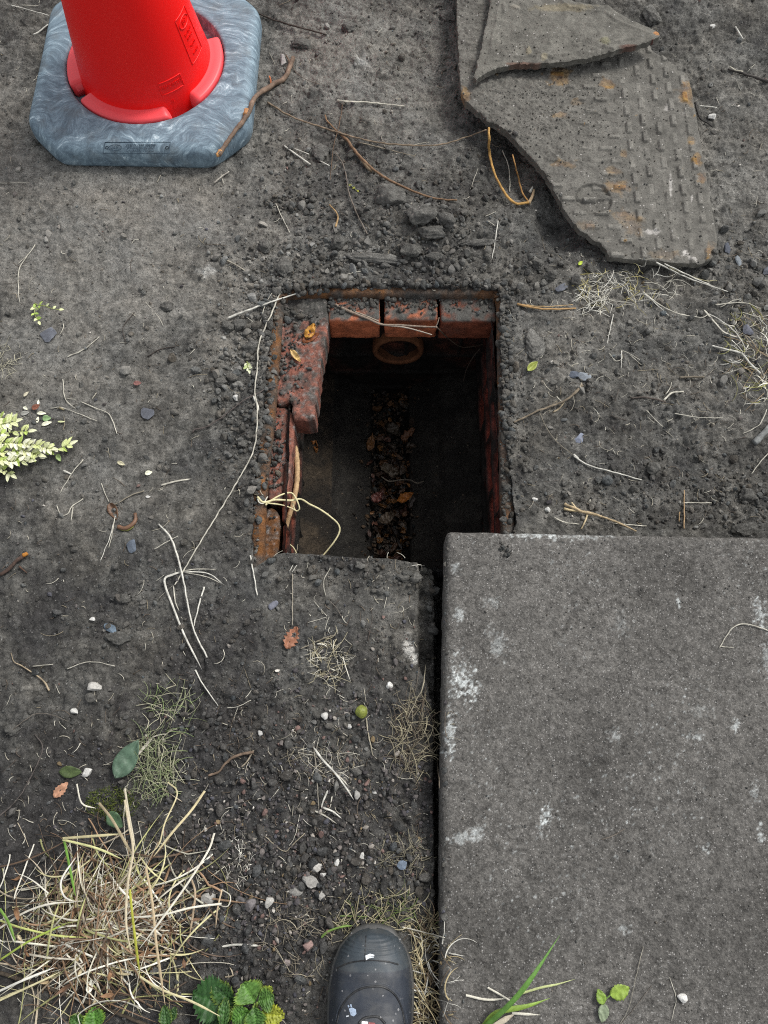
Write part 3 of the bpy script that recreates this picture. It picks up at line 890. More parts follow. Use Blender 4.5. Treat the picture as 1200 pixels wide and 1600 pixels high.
def plate_col(x, y, z):
    px, py = unP(x, y, PZ)
    u, v, b, r, dirt, dirt2, lump, bare, dk = plate_feat(x, y)
    c = PL_S * (1 + .22 * dirt + .22 * dirt2)[:, None] * (1 - .18 * sstep(.0, .2, dk) * 0)[:, None]
    c = c * (1 + .34 * (b > .8) * bare - .16 * ((b > 0) & (b < .6)) * bare)[:, None]
    c = c * (1 - .35 * sstep(.004, 0, np.abs(dk - .0335)))[:, None]
    n = fbm(x, y, 60, 4, 103)
    for sx, sy, rx, ry, a in RSPOT:
        m = np.clip((px_blob(px, py, sx, sy, rx, ry) - .4 + .7 * n) * 3, 0, 1) * a
        m = m * (.5 + .5 * (b > .4))
        rc = RUST * .9 + (np.array(lin(150, 120, 72)) - RUST * .9) * np.clip(.5 + 1.5 * n, 0, 1)[:, None]
        c = c + (rc - c) * m[:, None]
    for sx, sy, rx, ry, a in ((1020, 360, 12, 7, .5), (1050, 285, 3, 24, .5), (1072, 392, 7, 6, .7), (1085, 400, 10, 4, .5), (1084, 305, 2, 8, .4), (1043, 165, 5, 6, .4)):
        m = np.clip((px_blob(px, py, sx, sy, rx, ry) - .45 + .8 * fbm(x, y, 110, 3, 105)) * 3.5, 0, 1) * a
        c = c + (np.array(lin(200, 196, 190)) - c) * m[:, None]
    return c
bp_ = empty("broken_cover", (float(c0[0]), float(c0[1]), 0), "larger cracked iron manhole cover piece with raised tread bars and round keyhole", "manhole cover", "pieces of the broken manhole cover")
V, F, cc = sheet(plate_poly, .0017, plate_h, lambda x, y: plate_h(x, y) * 0 + PZ - .022 + .018 * np.clip(plate_uv(x, y)[0] / .5, 0, 1), plate_col, .0025)
put("tread_plate", V, F, M['iron'], parent=bp_, col=cc)
# rusty ribs under the cover's rim
frag_px = [(772, -55), (768, -10), (762, 30), (752, 75), (744, 105), (740, 120), (744, 124), (753, 117), (770, 109), (795, 102), (830, 99), (862, 99), (900, 96), (945, 86), (972, 78), (1000, 72), (1020, 66), (1030, 60), (1024, 50), (1005, 42), (985, 33), (962, 22), (950, 10), (920, 8), (895, 3), (880, -8), (860, -30), (850, -55)]
FZ = .062
frag_poly = [P(x, y, FZ) for x, y in rough_outline(frag_px, 4.5, 511, lambda x, y: 1.0 if y > 40 else .4)]
def frag_h(x, y):
    px, py = unP(x, y, FZ)
    dirt = fbm(x, y, 16, 4, 111); d2 = fbm(x, y, 60, 4, 112, .65)
    b = np.zeros_like(x)
    for sx, sy, w_, h_, an in ((804, 12, 9, 3.5, .3), (860, 66, 4, 6, .3), (826, 80, 4, 9, -.3), (850, 90, 6, 5, .4), (950, 78, 9, 3, .25), (945, 68, 8, 4, .5), (788, 12, 4, 7, -.3), (900, 70, 7, 4, .2)):
        ca, sa = math.cos(an), math.sin(an); dx = px - sx; dy = py - sy
        a_ = dx * ca + dy * sa; b_ = -dx * sa + dy * ca
        b = np.maximum(b, np.clip(np.minimum(w_ - np.abs(a_), h_ - np.abs(b_)) / 1.5, 0, 1))
    tl = FZ + .006 * np.clip((px - 760) / 260, 0, 1)
    d = polydist(x, y, frag_poly)[0]
    return tl + .0022 * b + .004 * dirt + .0018 * d2 + .0012 * np.sin((x * .5 + y) * 0) - .001 * np.clip(1 - d / .002, 0, 1) ** 2 + .002 * np.exp(-(np.minimum(np.abs(d - .018), .02) / .003) ** 2)
def frag_col(x, y, z):
    px, py = unP(x, y, FZ)
    c = np.array(lin(106, 104, 97)) * (1 + .22 * fbm(x, y, 16, 4, 111) + .22 * fbm(x, y, 60, 4, 113))[:, None]
    n = fbm(x, y, 60, 4, 114)
    for sx, sy, rx, ry, a, rc in ((1026, 55, 8, 5, 1., lin(160, 115, 75)), (980, 76, 20, 4, .7, lin(96, 66, 56)), (820, 100, 30, 3, .6, lin(110, 76, 60)), (880, 14, 60, 8, .5, lin(130, 120, 95)), (945, 68, 10, 7, .6, lin(125, 122, 95)), (826, 80, 5, 9, .6, lin(140, 132, 110)), (850, 90, 7, 6, .6, lin(140, 132, 110)), (804, 12, 9, 5, .6, lin(135, 130, 118)), (1022, 68, 6, 4, 1., lin(90, 50, 46))):
        m = np.clip((px_blob(px, py, sx, sy, rx, ry) - .4 + .5 * n) * 3, 0, 1) * a
        c = c + (np.array(rc) - c) * m[:, None]
    return c
V, F, cc = sheet(frag_poly, .0017, frag_h, lambda x, y: frag_h(x, y) - .0115, frag_col, .0035)
put("cover_fragment", V, F, M['iron'], col=cc, label="smaller pointed shard of iron cover lying on top of the larger cracked piece", cat="manhole cover", group="pieces of the broken manhole cover")

# ------------------------------------------------------------------ traffic cone
CX, CY = CONE_C
co_ = empty("traffic_cone", (CX, CY, 0), "bright red traffic cone on a marbled blue-grey rubber base", "traffic cone")
BZ = .050
# base: chamfered square, domed top, well for the cone
def base_out(th):
    hx, hy, n = .216, .218, 1
    c, s = np.abs(np.cos(th)), np.abs(np.sin(th))
    k = (hx + hy) * .845      # corner chamfer
    r = np.minimum(np.minimum(hx / (c + 1e-9), hy / (s + 1e-9)), k / (c + s))
    return r
th = np.linspace(0, 2 * math.pi, 240, endpoint=False)
ro = base_out(th)
for _ in range(6): ro = (np.roll(ro, 1) + ro * 2 + np.roll(ro, -1)) / 4
rows = []
prof = [(.100, .020, 0), (.150, .020, 0), (.1545, .022, 0), (.156, .046, 0), (.159, .0495, 0)]
for r, z, _ in prof: rows.append((np.full(240, r), z))
for s_ in (.08, .2, .4, .6, .74, .84, .90): rows.append((.159 + (ro - .159 - .012) * s_, .0495 - .004 * s_ ** 2))
for o_, z in ((.012, .0435), (.007, .041), (.003, .036), (.001, .030), (0, .022), (.0, .008), (.003, .001), (.012, -.001)): rows.append((ro - o_, z))
RT = rad(-1.2)
V = np.concatenate([np.stack([CX + r * np.cos(th + RT), CY + r * np.sin(th + RT), np.full(240, float(z))], 1) for r, z in rows])
V[:, 2] += .0012 * fbm(V[:, 0], V[:, 1], 14, 3, 6) * (V[:, 2] > .01) + .0014
m_ = len(rows); F = []
i = np.arange(m_ - 1)[:, None] * 240; j = np.arange(240)[None]; j2 = (j + 1) % 240
F = np.stack([i + j, i + 240 + j, i + 240 + j2, i + j2], -1).reshape(-1, 4)
base_o = put("base", V, F, M['rubber'], parent=co_, col=(.2, .2, .2))

def text_mesh(body, size, ext=.0006):
    cu = bpy.data.curves.new("lettering", 'FONT'); cu.body = body; cu.size = size; cu.extrude = ext; cu.align_x = 'CENTER'; cu.align_y = 'CENTER'; cu.resolution_u = 2
    o = bpy.data.objects.new("lettering", cu); C.objects.link(o)
    dg = bpy.context.evaluated_depsgraph_get(); dg.update()
    me = bpy.data.meshes.new_from_object(o.evaluated_get(dg))
    V = np.array([v.co[:] for v in me.vertices]); me.calc_loop_triangles(); F = np.array([t.vertices[:] for t in me.loop_triangles])
    bpy.data.objects.remove(o); bpy.data.meshes.remove(me); bpy.data.curves.remove(cu)
    return V, F

RC0, RCS = .1335, .158    # cone radius at z=BZ and slope
def cone_r(z): return RC0 - RCS * (z - .03)
zs_ = np.concatenate([[.022, .024], np.linspace(.03, .74, 60), [.748, .75]])
rr = np.array([cone_r(z) for z in zs_]); rr[-2] -= .002; rr[-1] -= .005
ths = np.linspace(0, 2 * math.pi, 128, endpoint=False)
V = np.concatenate([np.stack([CX + r * np.cos(ths), CY + r * np.sin(ths), np.full(128, z)], 1) for r, z in zip(rr, zs_)])
m_ = len(zs_)
i = np.arange(m_ - 1)[:, None] * 128; j = np.arange(128)[None]; j2 = (j + 1) % 128
F = np.stack([i + j, i + j2, i + 128 + j2, i + 128 + j], -1).reshape(-1, 4)
RED = np.array((.88, .004, .003))
body_o = put("body", V, F, M['plastic'], parent=co_, col=RED)
# foot flange ring and raised lugs
def arc(a0, a1, prof, n=48, capend=True):
    """prof: list of (r,z); swept between two world angles, ends rounded off"""
    t = np.linspace(a0, a1, n)
    e = np.minimum(np.arange(n), np.arange(n)[::-1]) / 3.0
    k = np.sqrt(1 - (1 - np.clip(e, 0, 1)) ** 2) if capend else np.ones(n)
    p = np.array(prof); c = p.mean(0); zmin = p[:, 1].min()
    V = []
    for q in range(n):
        pr = np.column_stack([c[0] + (p[:, 0] - c[0]) * (.6 + .4 * k[q]), zmin + (p[:, 1] - zmin) * (.35 + .65 * k[q])])
        V.append(np.stack([CX + pr[:, 0] * math.cos(t[q]), CY + pr[:, 0] * math.sin(t[q]), pr[:, 1]], 1))
    V = np.concatenate(V); m = len(p)
    i = np.arange(n - 1)[:, None] * m; j = np.arange(m)[None]; j2 = (j + 1) % m
    F = np.stack([i + j, i + m + j, i + m + j2, i + j2], -1).reshape(-1, 4)
    caps = [list(range(m)), list(range((n - 1) * m, n * m))[::-1]]
    tri = []
    for cp in caps:
        for q in range(1, m - 1): tri.append((cp[0], cp[q], cp[q + 1]))
    return V, [F, np.array(tri)]
def ang(px, py, z):
    x, y = P(px, py, z); return math.atan2(y - CY, x - CX)
LZ = .052
lugp = [(.128, .024), (.150, .024), (.1535, .028), (.1540, .048), (.1525, .0525), (.149, .0545), (.138, .0550), (.131, .0555), (.122, .058)]
def lug(p0, p1):
    a0 = ang(*p0, LZ); a1 = ang(*p1, LZ)
    if a1 < a0: a1 += 2 * math.pi
    V, F = arc(a0, a1, lugp)
    put("lug", V, F, M['plastic'], parent=co_, col=np.array((.86, .075, .085)))  # sky sheen put into the colour: pinker than the plain red body
lug((138, 143), (265, 172))
lug((294, 150), (326, 58))
lug((96, 60), (128, 128))
ALUG = ang(96, 60, LZ)
V, F = arc(rad(60), rad(115), lugp); put("lug", V, F, M['plastic'], parent=co_, col=np.array((.86, .075, .085)))  # rear lug, same painted-in pink sheen

def wrap(V, phi, zc, rot=0.0, off=.0004):
    """lay a flat piece on the cone's side at world angle phi, height zc"""
    ca, sa = math.cos(rot), math.sin(rot)
    u = V[:, 0] * ca - V[:, 1] * sa; v = V[:, 0] * sa + V[:, 1] * ca
    z = zc + v; r = RC0 - RCS * (z - .03)
    a = phi + u / (RC0 - RCS * (zc - .03))
    return np.stack([CX + (r + off + V[:, 2]) * np.cos(a), CY + (r + off + V[:, 2]) * np.sin(a), z], 1)
def cone_hit(px, py):
    """(angle, height) on the cone's side seen at a photo pixel"""
    best = None
    for z in np.linspace(.05, .3, 400):
        x, y = P(px, py, z); d = math.hypot(x - CX, y - CY) - cone_r(z)
        if d < 0 : return math.atan2(y - CY, x - CX), z
        if best is None or d < best[0]: best = (d, math.atan2(y - CY, x - CX), z)
    return best[1], best[2]
_hits = []
for z in np.linspace(.3, .05, 300): pass
def cone_hit(px, py):
    prev = None
    for z in np.linspace(.40, .04, 700):     # from the camera down the ray
        x, y = P(px, py, z); d = math.hypot(x - CX, y - CY) - cone_r(z)
        if d < 0: return math.atan2(y - CY, x - CX), z
    return math.atan2(y - CY, x - CX), z
mb = MB()
def rect_line(mb, phi, zc, w, h, lw=.0011, rot=0.0, sides=(1, 1, 1, 1)):
    for k, (x0, y0, x1, y1) in enumerate(((-w, -h, w, -h), (w, -h, w, h), (w, h, -w, h), (-w, h, -w, -h))):
        if not sides[k]: continue
        p = np.array([(x0, y0, 0), (x1, y1, 0)]); p = p[0] + (p[1] - p[0]) * np.linspace(0, 1, 14)[:, None]
        add_tube(mb, wrap(p, phi, zc, rot), lw, RED, sides=6)
a1_, z1_ = cone_hit(268, 133)
rect_line(mb, a1_, z1_, .0235, .0115, .0010)
V, F = text_mesh("MONCASTERS", .0085, .0008); V[:, 0] *= .85; mb.add(wrap(V, a1_, z1_ + .001), F, RED)
a2_, z2_ = cone_hit(297, 58)
rect_line(mb, a2_, z2_ + .004, .022, .042, .0009)
for dz, s, w in ((.012, .0062, "EN 13422"), (.003, .0062, "BS 8442"), (-.012, .007, "750 S1"), (-.026, .006, "W1 R2B")):
    V, F = text_mesh(w, s, .0008); mb.add(wrap(V, a2_, z2_ + dz), F, RED)
el = np.linspace(0, 2 * math.pi, 36)
ep = np.stack([.0165 * np.cos(el), .0085 * np.sin(el), 0 * el], 1)
add_tube(mb, wrap(ep, a2_, z2_ + .031), .0012, RED, sides=6)
V, F = text_mesh("JSP", .0115, .0008); mb.add(wrap(V, a2_, z2_ + .031), F, RED)
V, F = text_mesh("12", .007, .0008); a3_, z3_ = cone_hit(270, 157); mb.add(wrap(V, a3_, z3_), F, RED)
mb.put("embossed_lettering", M['plastic'], parent=body_o)
# plate of lettering on the base
mb = MB()
bc = np.array(P(214, 231, .048)); DK = np.array(lin(62, 78, 90))
def flat(V, dx, dy, z=.0482):
    return np.stack([bc[0] + V[:, 0] + dx, bc[1] + V[:, 1] + dy, z + V[:, 2]], 1)
for (w, dx, dy, s) in (("JSP", -.0415, 0, .0085), ("WWW 1202 402000", .006, .0065, .0066), ("EN 202 75000 DC", .006, 0, .0066), ("ON BASES TO 202", .006, -.0065, .0066)):
    V, F = text_mesh(w, s, .0004); mb.add(flat(V, dx, dy), F, DK)
for (hx, hy, cx_, lw) in ((.062, .013, 0, .0007),):
    q = [(-hx, -hy), (hx, -hy), (hx, hy), (-hx, hy), (-hx, -hy)]
    for k in range(4):
        p = np.array([(*q[k], 0), (*q[k + 1], 0)]) 
        p = p[0] + (p[1] - p[0]) * np.linspace(0, 1, 10)[:, None]
        add_tube(mb, flat(p, 0, 0), lw, DK, sides=5)
add_tube(mb, flat(np.stack([.0125 * np.cos(el), .0068 * np.sin(el), 0 * el], 1), -.0415, 0), .0007, DK, sides=5)
for dx in (-.057, .057): add_tube(mb, flat(np.stack([.003 * np.cos(el), .003 * np.sin(el), 0 * el], 1), dx, 0), .0009, DK * .4, sides=5)
mb.put("embossed_panel", M['stone'], parent=base_o)

# ------------------------------------------------------------------ boot
bt = empty("work_boot", (-.0145, -.40, 0), "dark blue-black safety boot with rubber toe cap and white paint flecks", "boot")
BX = P(583, 1540, .05)[0]; TOE = P(583, 1452, .035)[1]
def boot_w(s):   # half width against distance from the toe
    return np.interp(s, [0, .004, .012, .025, .045, .075, .11, .15, .20, .25, .28, .295], [.006, .021, .034, .0445, .0520, .0565, .0560, .050, .042, .042, .036, .015])
def boot_h(s):
    return np.interp(s, [0, .006, .015, .03, .05, .075, .095, .12, .15], [.034, .047, .055, .0635, .068, .070, .073, .088, .11])
def boot_pt(s, a):   # a: 0 right ground .. pi left ground over the top
    w = boot_w(s); h = boot_h(s); ex = .72
    c, sn = np.cos(a), np.sin(a)
    return np.stack([BX + w * np.sign(c) * np.abs(c) ** ex - .004 * s / .1, TOE - s + 0 * a, .012 + (h - .012) * np.abs(sn) ** .80], -1)
ss = np.concatenate([np.linspace(0, .03, 26), np.linspace(.032, .135, 60)])
ss[0] = .0002
aa = np.linspace(-.0, math.pi, 60)
S, A = np.meshgrid(ss, aa, indexing='ij')
Bv = boot_pt(S, A)
cr = .0009 * np.sin((S - .012) * 1400 + 1.4 * np.sin(A * 3)) * np.exp(-((S - .018) / .013) ** 2) + .0007 * fbm(S * 1, A * .05, 60, 4, 7)
Bv = Bv + np.stack([np.cos(A) * cr, 0 * cr, np.sin(A) * cr], -1)
i = np.arange(len(ss) - 1)[:, None] * 60; j = np.arange(59)[None]
F = np.stack([i + j, i + 60 + j, i + 60 + j + 1, i + j + 1], -1).reshape(-1, 4)
BC = np.array(lin(46, 51, 59)); bcol = BC * (1 + .12 * fbm(S, A * .05, 30, 4, 8))[..., None]
toe = sstep(.046, .0445, S)[..., None]; bcol = bcol * (1 - toe) + toe * np.array(lin(58, 66, 72)) * (1 + .25 * fbm(S, A * .05, 22, 4, 18))[..., None]
put("upper", Bv.reshape(-1, 3), F[:, ::-1], M['boot'], parent=bt, col=bcol.reshape(-1, 3))
# shaft and cuff above (behind the frame's lower edge)
sh = []
for z, w, l, yc in ((.07, .044, .075, -.215), (.10, .043, .070, -.222), (.13, .046, .066, -.228), (.16, .050, .068, -.232), (.175, .052, .070, -.232)):
    a = np.linspace(0, 2 * math.pi, 48, endpoint=False)
    sh.append(np.stack([BX - .004 + w * np.cos(a), TOE + yc + l * np.sin(a), np.full(48, z)], 1))
i = np.arange(4)[:, None] * 48; j = np.arange(48)[None]; j2 = (j + 1) % 48
F = np.stack([i + j, i + j2, i + 48 + j2, i + 48 + j], -1).reshape(-1, 4)
put("shaft", np.concatenate(sh), F, M['boot'], parent=bt, col=BC)
ss2 = np.concatenate([[.0001], np.linspace(.004, .29, 90), [.2949]])
S, A = np.meshgrid(ss2[ss2 > .13], aa, indexing='ij')
hh = np.interp(S, [.13, .16, .22, .28, .296], [.092, .11, .11, .10, .08])
V2 = np.stack([BX + boot_w(S) * np.cos(A) - .005, TOE - S, .012 + (hh - .012) * np.abs(np.sin(A)) ** .7], -1)
m2 = V2.shape[0]; i = np.arange(m2 - 1)[:, None] * 60; j = np.arange(59)[None]
put("heel_upper", V2.reshape(-1, 3), np.stack([i + j, i + j + 1, i + 60 + j + 1, i + 60 + j], -1).reshape(-1, 4), M['boot'], parent=bt, col=BC)
# sole with welt
sl = []
for o_, z in ((-.002, -.002), (.0015, .001), (.0028, .006), (.0030, .014), (.0018, .0185), (-.003, .0195)):
    w = boot_w(ss2) + o_
    y = TOE - ss2 + np.where(ss2 < .01, o_ * 1.2, 0)
    R_ = np.stack([BX + w - .004 * ss2 / .1, y, np.full(len(w), z)], 1); L_ = np.stack([BX - w - .004 * ss2 / .1, y, np.full(len(w), z)], 1)
    sl.append(np.vstack([R_, L_[::-1]]))
k = len(sl[0]); i = np.arange(5)[:, None] * k; j = np.arange(k)[None]; j2 = (j + 1) % k
V = np.concatenate(sl); V[:, 2] += .003
put("sole", V, np.stack([i + j, i + k + j, i + k + j2, i + j2], -1).reshape(-1, 4), M['boot'], parent=bt, col=np.array(lin(70, 70, 68)))
def on_boot(px, py, lift=0):
    for z in np.linspace(.12, .012, 500):
        x, y = P(px, py, z); s = TOE - y
        if s < 0 or s > .135: continue
        w = float(boot_w(s)); h = float(boot_h(s)); xx = (x - BX + .004 * s / .1) / w
        if abs(xx) >= 1: continue
        c = abs(xx) ** (1 / .72); zz = .012 + (h - .012) * math.sqrt(max(0, 1 - c * c)) ** .80
        if z <= zz: return np.array([x, y, zz + lift])
    return None
def seam(pts, r, col, name="seam", knob=0):
    pp = catmull([(a, b, 0) for a, b in pts], 2.0)
    q = [on_boot(a, b, -r * .25) for a, b, _ in pp]; q = np.array([v for v in q if v is not None])
    if len(q) < 3: return
    mb = MB(); add_tube(mb, q, r, col, sides=6); mb.put(name, M['boot'], parent=bt)
DKB = np.array(lin(26, 28, 31))
seam([(527, 1513), (545, 1505), (570, 1501), (600, 1502), (622, 1507)], .0011, DKB)
seam([(572, 1462), (571, 1480), (570, 1503)], .0007, DKB)
seam([(526, 1600), (532, 1578), (545, 1558), (562, 1546), (580, 1542), (600, 1543), (618, 1556), (628, 1578), (632, 1600)], .0014, DKB)
seam([(524, 1598), (529, 1575), (542, 1554), (560, 1541), (580, 1537), (602, 1538), (622, 1552), (632, 1575), (637, 1600)], .0006, BC * 1.5)
seam([(560, 1600), (568, 1592), (580, 1589), (592, 1590), (602, 1600)], .0018, DKB)
def patch(pts, name, col, th=.0006, label=None):
    q = []
    cx_, cy_ = np.mean(pts, 0)
    base = [on_boot(a, b, th) for a, b in pts]; cen = on_boot(cx_, cy_, th)
    if any(v is None for v in base) or cen is None: return
    n = len(base); V = np.array([cen] + base + [v - np.array((0, 0, th + .001)) for v in base])
    T = [(0, 1 + k, 1 + (k + 1) % n) for k in range(n)]; T = np.array(T)[:, ::-1]
    Q = np.array([(1 + k, 1 + (k + 1) % n, 1 + n + (k + 1) % n, 1 + n + k) for k in range(n)])
    put(name, V, [T, Q], M['stone'], parent=bt, col=np.array(col), smooth=False)
patch([(571, 1493), (578, 1490), (585, 1492), (584, 1496), (577, 1497), (572, 1500)], "paint_fleck", lin(226, 232, 236))
patch([(545, 1576), (550, 1574), (556, 1577), (557, 1584), (553, 1588), (548, 1586)], "paint_fleck", lin(160, 176, 196))
patch([(543, 1571), (545, 1570), (546, 1573), (544, 1574)], "paint_fleck", lin(160, 176, 196))
patch([(547, 1569), (549, 1569), (550, 1573), (548, 1574)], "paint_fleck", lin(160, 176, 196))
patch([(541, 1587), (545, 1586), (545, 1588), (541, 1589)], "paint_fleck", lin(220, 226, 230))
patch([(565, 1595), (575, 1596), (575, 1603), (565, 1602)], "label_patch", lin(225, 225, 225))
patch([(576, 1597), (586, 1598), (587, 1604), (576, 1603)], "label_patch", lin(150, 90, 90))
# ------------------------------------------------------------------ surface of everything lying low, for resting things on it
BR_TOPS = [([P(x, y, zb) for x, y in ((436, 478), (512, 497), (498, 590), (490, 650), (452, 640), (430, 630))], zb + .001),
           ([P(x, y, zt) for x, y in ((513, 460), (593, 460), (593, 500), (513, 500))], zt),
           ([P(x, y, zt) for x, y in ((601, 460), (776, 460), (776, 500), (601, 500))], zt),
           ([P(x, y, zb) for x, y in ((428, 632), (458, 646), (449, 770), (418, 778))], zb - .011),
           ([P(x, y, zb) for x, y in ((409, 800), (436, 806), (428, 872), (406, 872))], zb - .008)]
def surf(x, y):
    x = np.atleast_1d(np.asarray(x, float)); y = np.atleast_1d(np.asarray(y, float))
    z = samp(HG, x, y)
    m = inpoly(x, y, HOLE)
    if m.any():
        zz = np.full(m.sum(), -.33)
        xm, ym = x[m], y[m]
        px, py = unP(xm, ym)
        fi = inpoly(xm, ym, fr + [fr[0]])
        zz[~fi] = -.004
        for poly, t in BR_TOPS:
            zz[inpoly(xm, ym, poly)] = t
        z[m] = zz
    m = inpoly(x, y, SLAB)
    if m.any(): z[m] = slab_top(x[m], y[m])
    m = inpoly(x, y, plate_poly)
    if m.any(): z[m] = plate_h(x[m], y[m])
    m = inpoly(x, y, frag_poly)
    if m.any(): z[m] = frag_h(x[m], y[m])
    m = (np.abs(x - CX) < .213) & (np.abs(y - CY) < .215) & (np.abs(x - CX) + np.abs(y - CY) < .345)
    z[m] = .046
    return z

def trace(pts, r, lift=0.0, arch=0.0, seed=0, wob=0.0, ends=None):
    """a path of photo pixels laid on whatever lies there -> world points"""
    pp = catmull([(a, b, 0) for a, b in pts], 2.6)[:, :2]
    if wob: pp = pp + wob * np.stack([vn2(np.arange(len(pp)) * .23 + seed, pp[:, 0] * 0 + seed), vn2(np.arange(len(pp)) * .23, pp[:, 0] * 0 + seed + 5)], 1)
    z = np.zeros(len(pp)); t = np.linspace(0, 1, len(pp))
    for _ in range(3):
        xy = np.array([P(a, b, c) for (a, b), c in zip(pp, z)])
        g = surf(xy[:, 0], xy[:, 1])
        m = g.copy()
        for k in (1, 2, 3):
            m[k:] = np.maximum(m[k:], g[:-k]); m[:-k] = np.maximum(m[:-k], g[k:])
        w = max(3, min(15, len(m) // 2 * 2 - 1)); ker = np.hanning(w + 2)[1:-1]; ker /= ker.sum()
        mp = np.pad(m, (w // 2, w // 2), mode='edge'); m = np.convolve(mp, ker, 'valid')[:len(g)]
        z = m + r * .6 + lift + arch * np.sin(t * math.pi)
        if ends is not None: z = z + np.interp(t, np.linspace(0, 1, len(ends)), ends)
    return np.array([(*P(a, b, c), c) for (a, b), c in zip(pp, z)])

# ------------------------------------------------------------------ loose soil, gravel and specks nobody could count
def sample(n, blobs, base=0.0, box=(-60, 1260, -60, 1640), seed=0, ok=None):
    r = np.random.default_rng(seed); X = []; Y = []; c = 0
    tot = 1.0
    while c < n:
        px = r.uniform(box[0], box[1], 60000); py = r.uniform(box[2], box[3], 60000)
        d = np.full(px.shape, base)
        for cx, cy, rx, ry, w in blobs: d = np.maximum(d, w * px_blob(px, py, cx, cy, rx, ry))
        m = r.uniform(0, 1, px.shape) < d
        if ok is not None: m &= ok(px, py)
        X.append(px[m]); Y.append(py[m]); c += m.sum()
    return np.concatenate(X)[:n], np.concatenate(Y)[:n]
HXY = list(_hp)
inner_px = [(414, 862), (420, 760), (436, 616), (446, 484), (465, 462), (620, 461), (768, 462), (776, 478), (780, 620), (786, 862)]
def not_hole(px, py): return ~inpoly(px, py, inner_px)
def free(px, py):
    x, y = P(px, py, 0)
    inc = (np.abs(x - CX) < .225) & (np.abs(y - CY) < .228) & (np.abs(x - CX) + np.abs(y - CY) < .37)
    sl = inpoly(px, py, [(690, 822), (1300, 830), (1300, 1700), (684, 1700)])
    bo = (np.abs(px - 583) < 66) & (py > 1452)
    pl = inpoly(px, py, plate_px)
    return not_hole(px, py) & ~inc & ~sl & ~bo & ~pl
def pile(px, py, size, cols, sub, mb, sink=.25, ang=.6, tint=False):
    k = free(px, py) if mb is not plate_mb else np.ones(len(px), bool)
    px, py, size, cols = px[k], py[k], size[k], cols[k]
    z = np.zeros(len(px))
    for _ in range(2):
        xy = [P(a, b, c) for a, b, c in zip(px, py, z)]; xy = np.array(xy)
        z = surf(xy[:, 0], xy[:, 1])
    ok = z > -.08
    pos = np.column_stack([xy, z + size * (.62 - sink)])[ok]
    if tint:
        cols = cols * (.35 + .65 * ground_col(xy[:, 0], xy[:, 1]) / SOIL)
    scatter(mb, pos, size[ok], cols[ok], sub=sub, ang=ang)
def lum(n, lo, hi, base, seed, warm=.04):
    r = np.random.default_rng(seed)
    k = r.uniform(lo, hi, n)[:, None]; w = r.normal(0, warm, n)[:, None]
    return np.clip(base * k * (1 + np.hstack([w, w * 0, -w])), 0, 1)
plate_mb = MB()
CLOD = [(385, 560, 50, 190, 1.), (600, 400, 190, 45, 1.), (560, 340, 140, 80, .6), (440, 420, 60, 60, .8), (470, 300, 70, 130, .45), (740, 320, 70, 90, .5), (830, 430, 60, 50, .6),
        (440, 1200, 250, 200, .42), (520, 1380, 220, 110, .9), (350, 1420, 120, 150, .9), (640, 900, 70, 30, .6), (560, 885, 130, 22, .8), (1010, 770, 120, 60, .6), (1130, 780, 80, 60, .6), (800, 650, 25, 200, .45),
        (640, 60, 160, 90, .25), (1150, 430, 60, 60, .5), (680, 960, 14, 90, .8), (200, 960, 90, 70, .3), (310, 960, 60, 60, .3), (250, 540, 120, 30, .25), (1000, 560, 180, 130, .2)]
mb = MB()
n = 9500; px, py = sample(n, CLOD, .035, seed=1)
sz = np.clip(np.random.default_rng(2).lognormal(math.log(.0023), .55, n), .0011, .010)
pile(px, py, sz, lum(n, .85, 1.35, SOIL, 3), 2, mb, .30, tint=True)
mb.put("loose_soil", M['soil'], kind='stuff', origin=(0, 0, 0), label="loose crumbs of dark soil", smooth=False)
mb = MB(); n = 30000; px, py = sample(n, [(a, b, c * 1.4, d * 1.4, min(1, e * 1.4)) for a, b, c, d, e in CLOD], .22, seed=4)
sz = np.clip(np.random.default_rng(5).lognormal(math.log(.00095), .40, n), .0005, .0022)
pile(px, py, sz, lum(n, .6, 1.9, SOIL, 6, .07), 1, mb, .2, tint=True)
n = 1900; px, py = sample(n, [(a, b, c * 1.3, d * 1.3, e) for a, b, c, d, e in CLOD], .35, seed=7); sz = np.random.default_rng(8).lognormal(math.log(.00065), .3, n)
pile(px, py, sz, lum(n, .3, 1.0, np.array(lin(215, 212, 200)), 9), 1, mb, .1)
mb.put("soil_grit", M['soil'], kind='stuff', origin=(0, 0, 0), label="fine grit and pale specks in the soil")
mb = MB(); n = 900
px, py = sample(n, [(600, 405, 190, 32, 1.), (620, 350, 130, 50, .7), (385, 560, 38, 160, .9), (440, 425, 50, 40, 1.), (520, 300, 70, 60, .35), (790, 420, 60, 40, .6), (1110, 780, 80, 40, .5), (1140, 440, 60, 50, .5), (930, 800, 60, 20, .4)], .012, seed=24)
sz = np.clip(np.random.default_rng(25).lognormal(math.log(.0046), .38, n), .0025, .0105)
pile(px, py, sz, lum(n, .85, 1.55, SOIL, 26, .02), 2, mb, .32, ang=1.0, tint=True)
mb.put("broken_rubble", M['stone'], kind='stuff', origin=(0, 0, 0), label="angular grey chips and broken clods round the opening", smooth=False)
GRAV = [(470, 1330, 190, 110, 1.), (560, 1230, 130, 70, .8), (400, 1430, 90, 90, .8), (500, 1420, 60, 50, .7), (520, 1120, 110, 60, .4), (370, 1290, 90, 90, .6), (600, 1000, 60, 50, .2), (460, 1530, 60, 70, .5), (300, 1150, 120, 60, .15)]
mb = MB(); n = 2300; px, py = sample(n, GRAV, .012, seed=11)
r_ = np.random.default_rng(12)
sz = np.clip(r_.lognormal(math.log(.0024), .38, n), .0012, .0055)
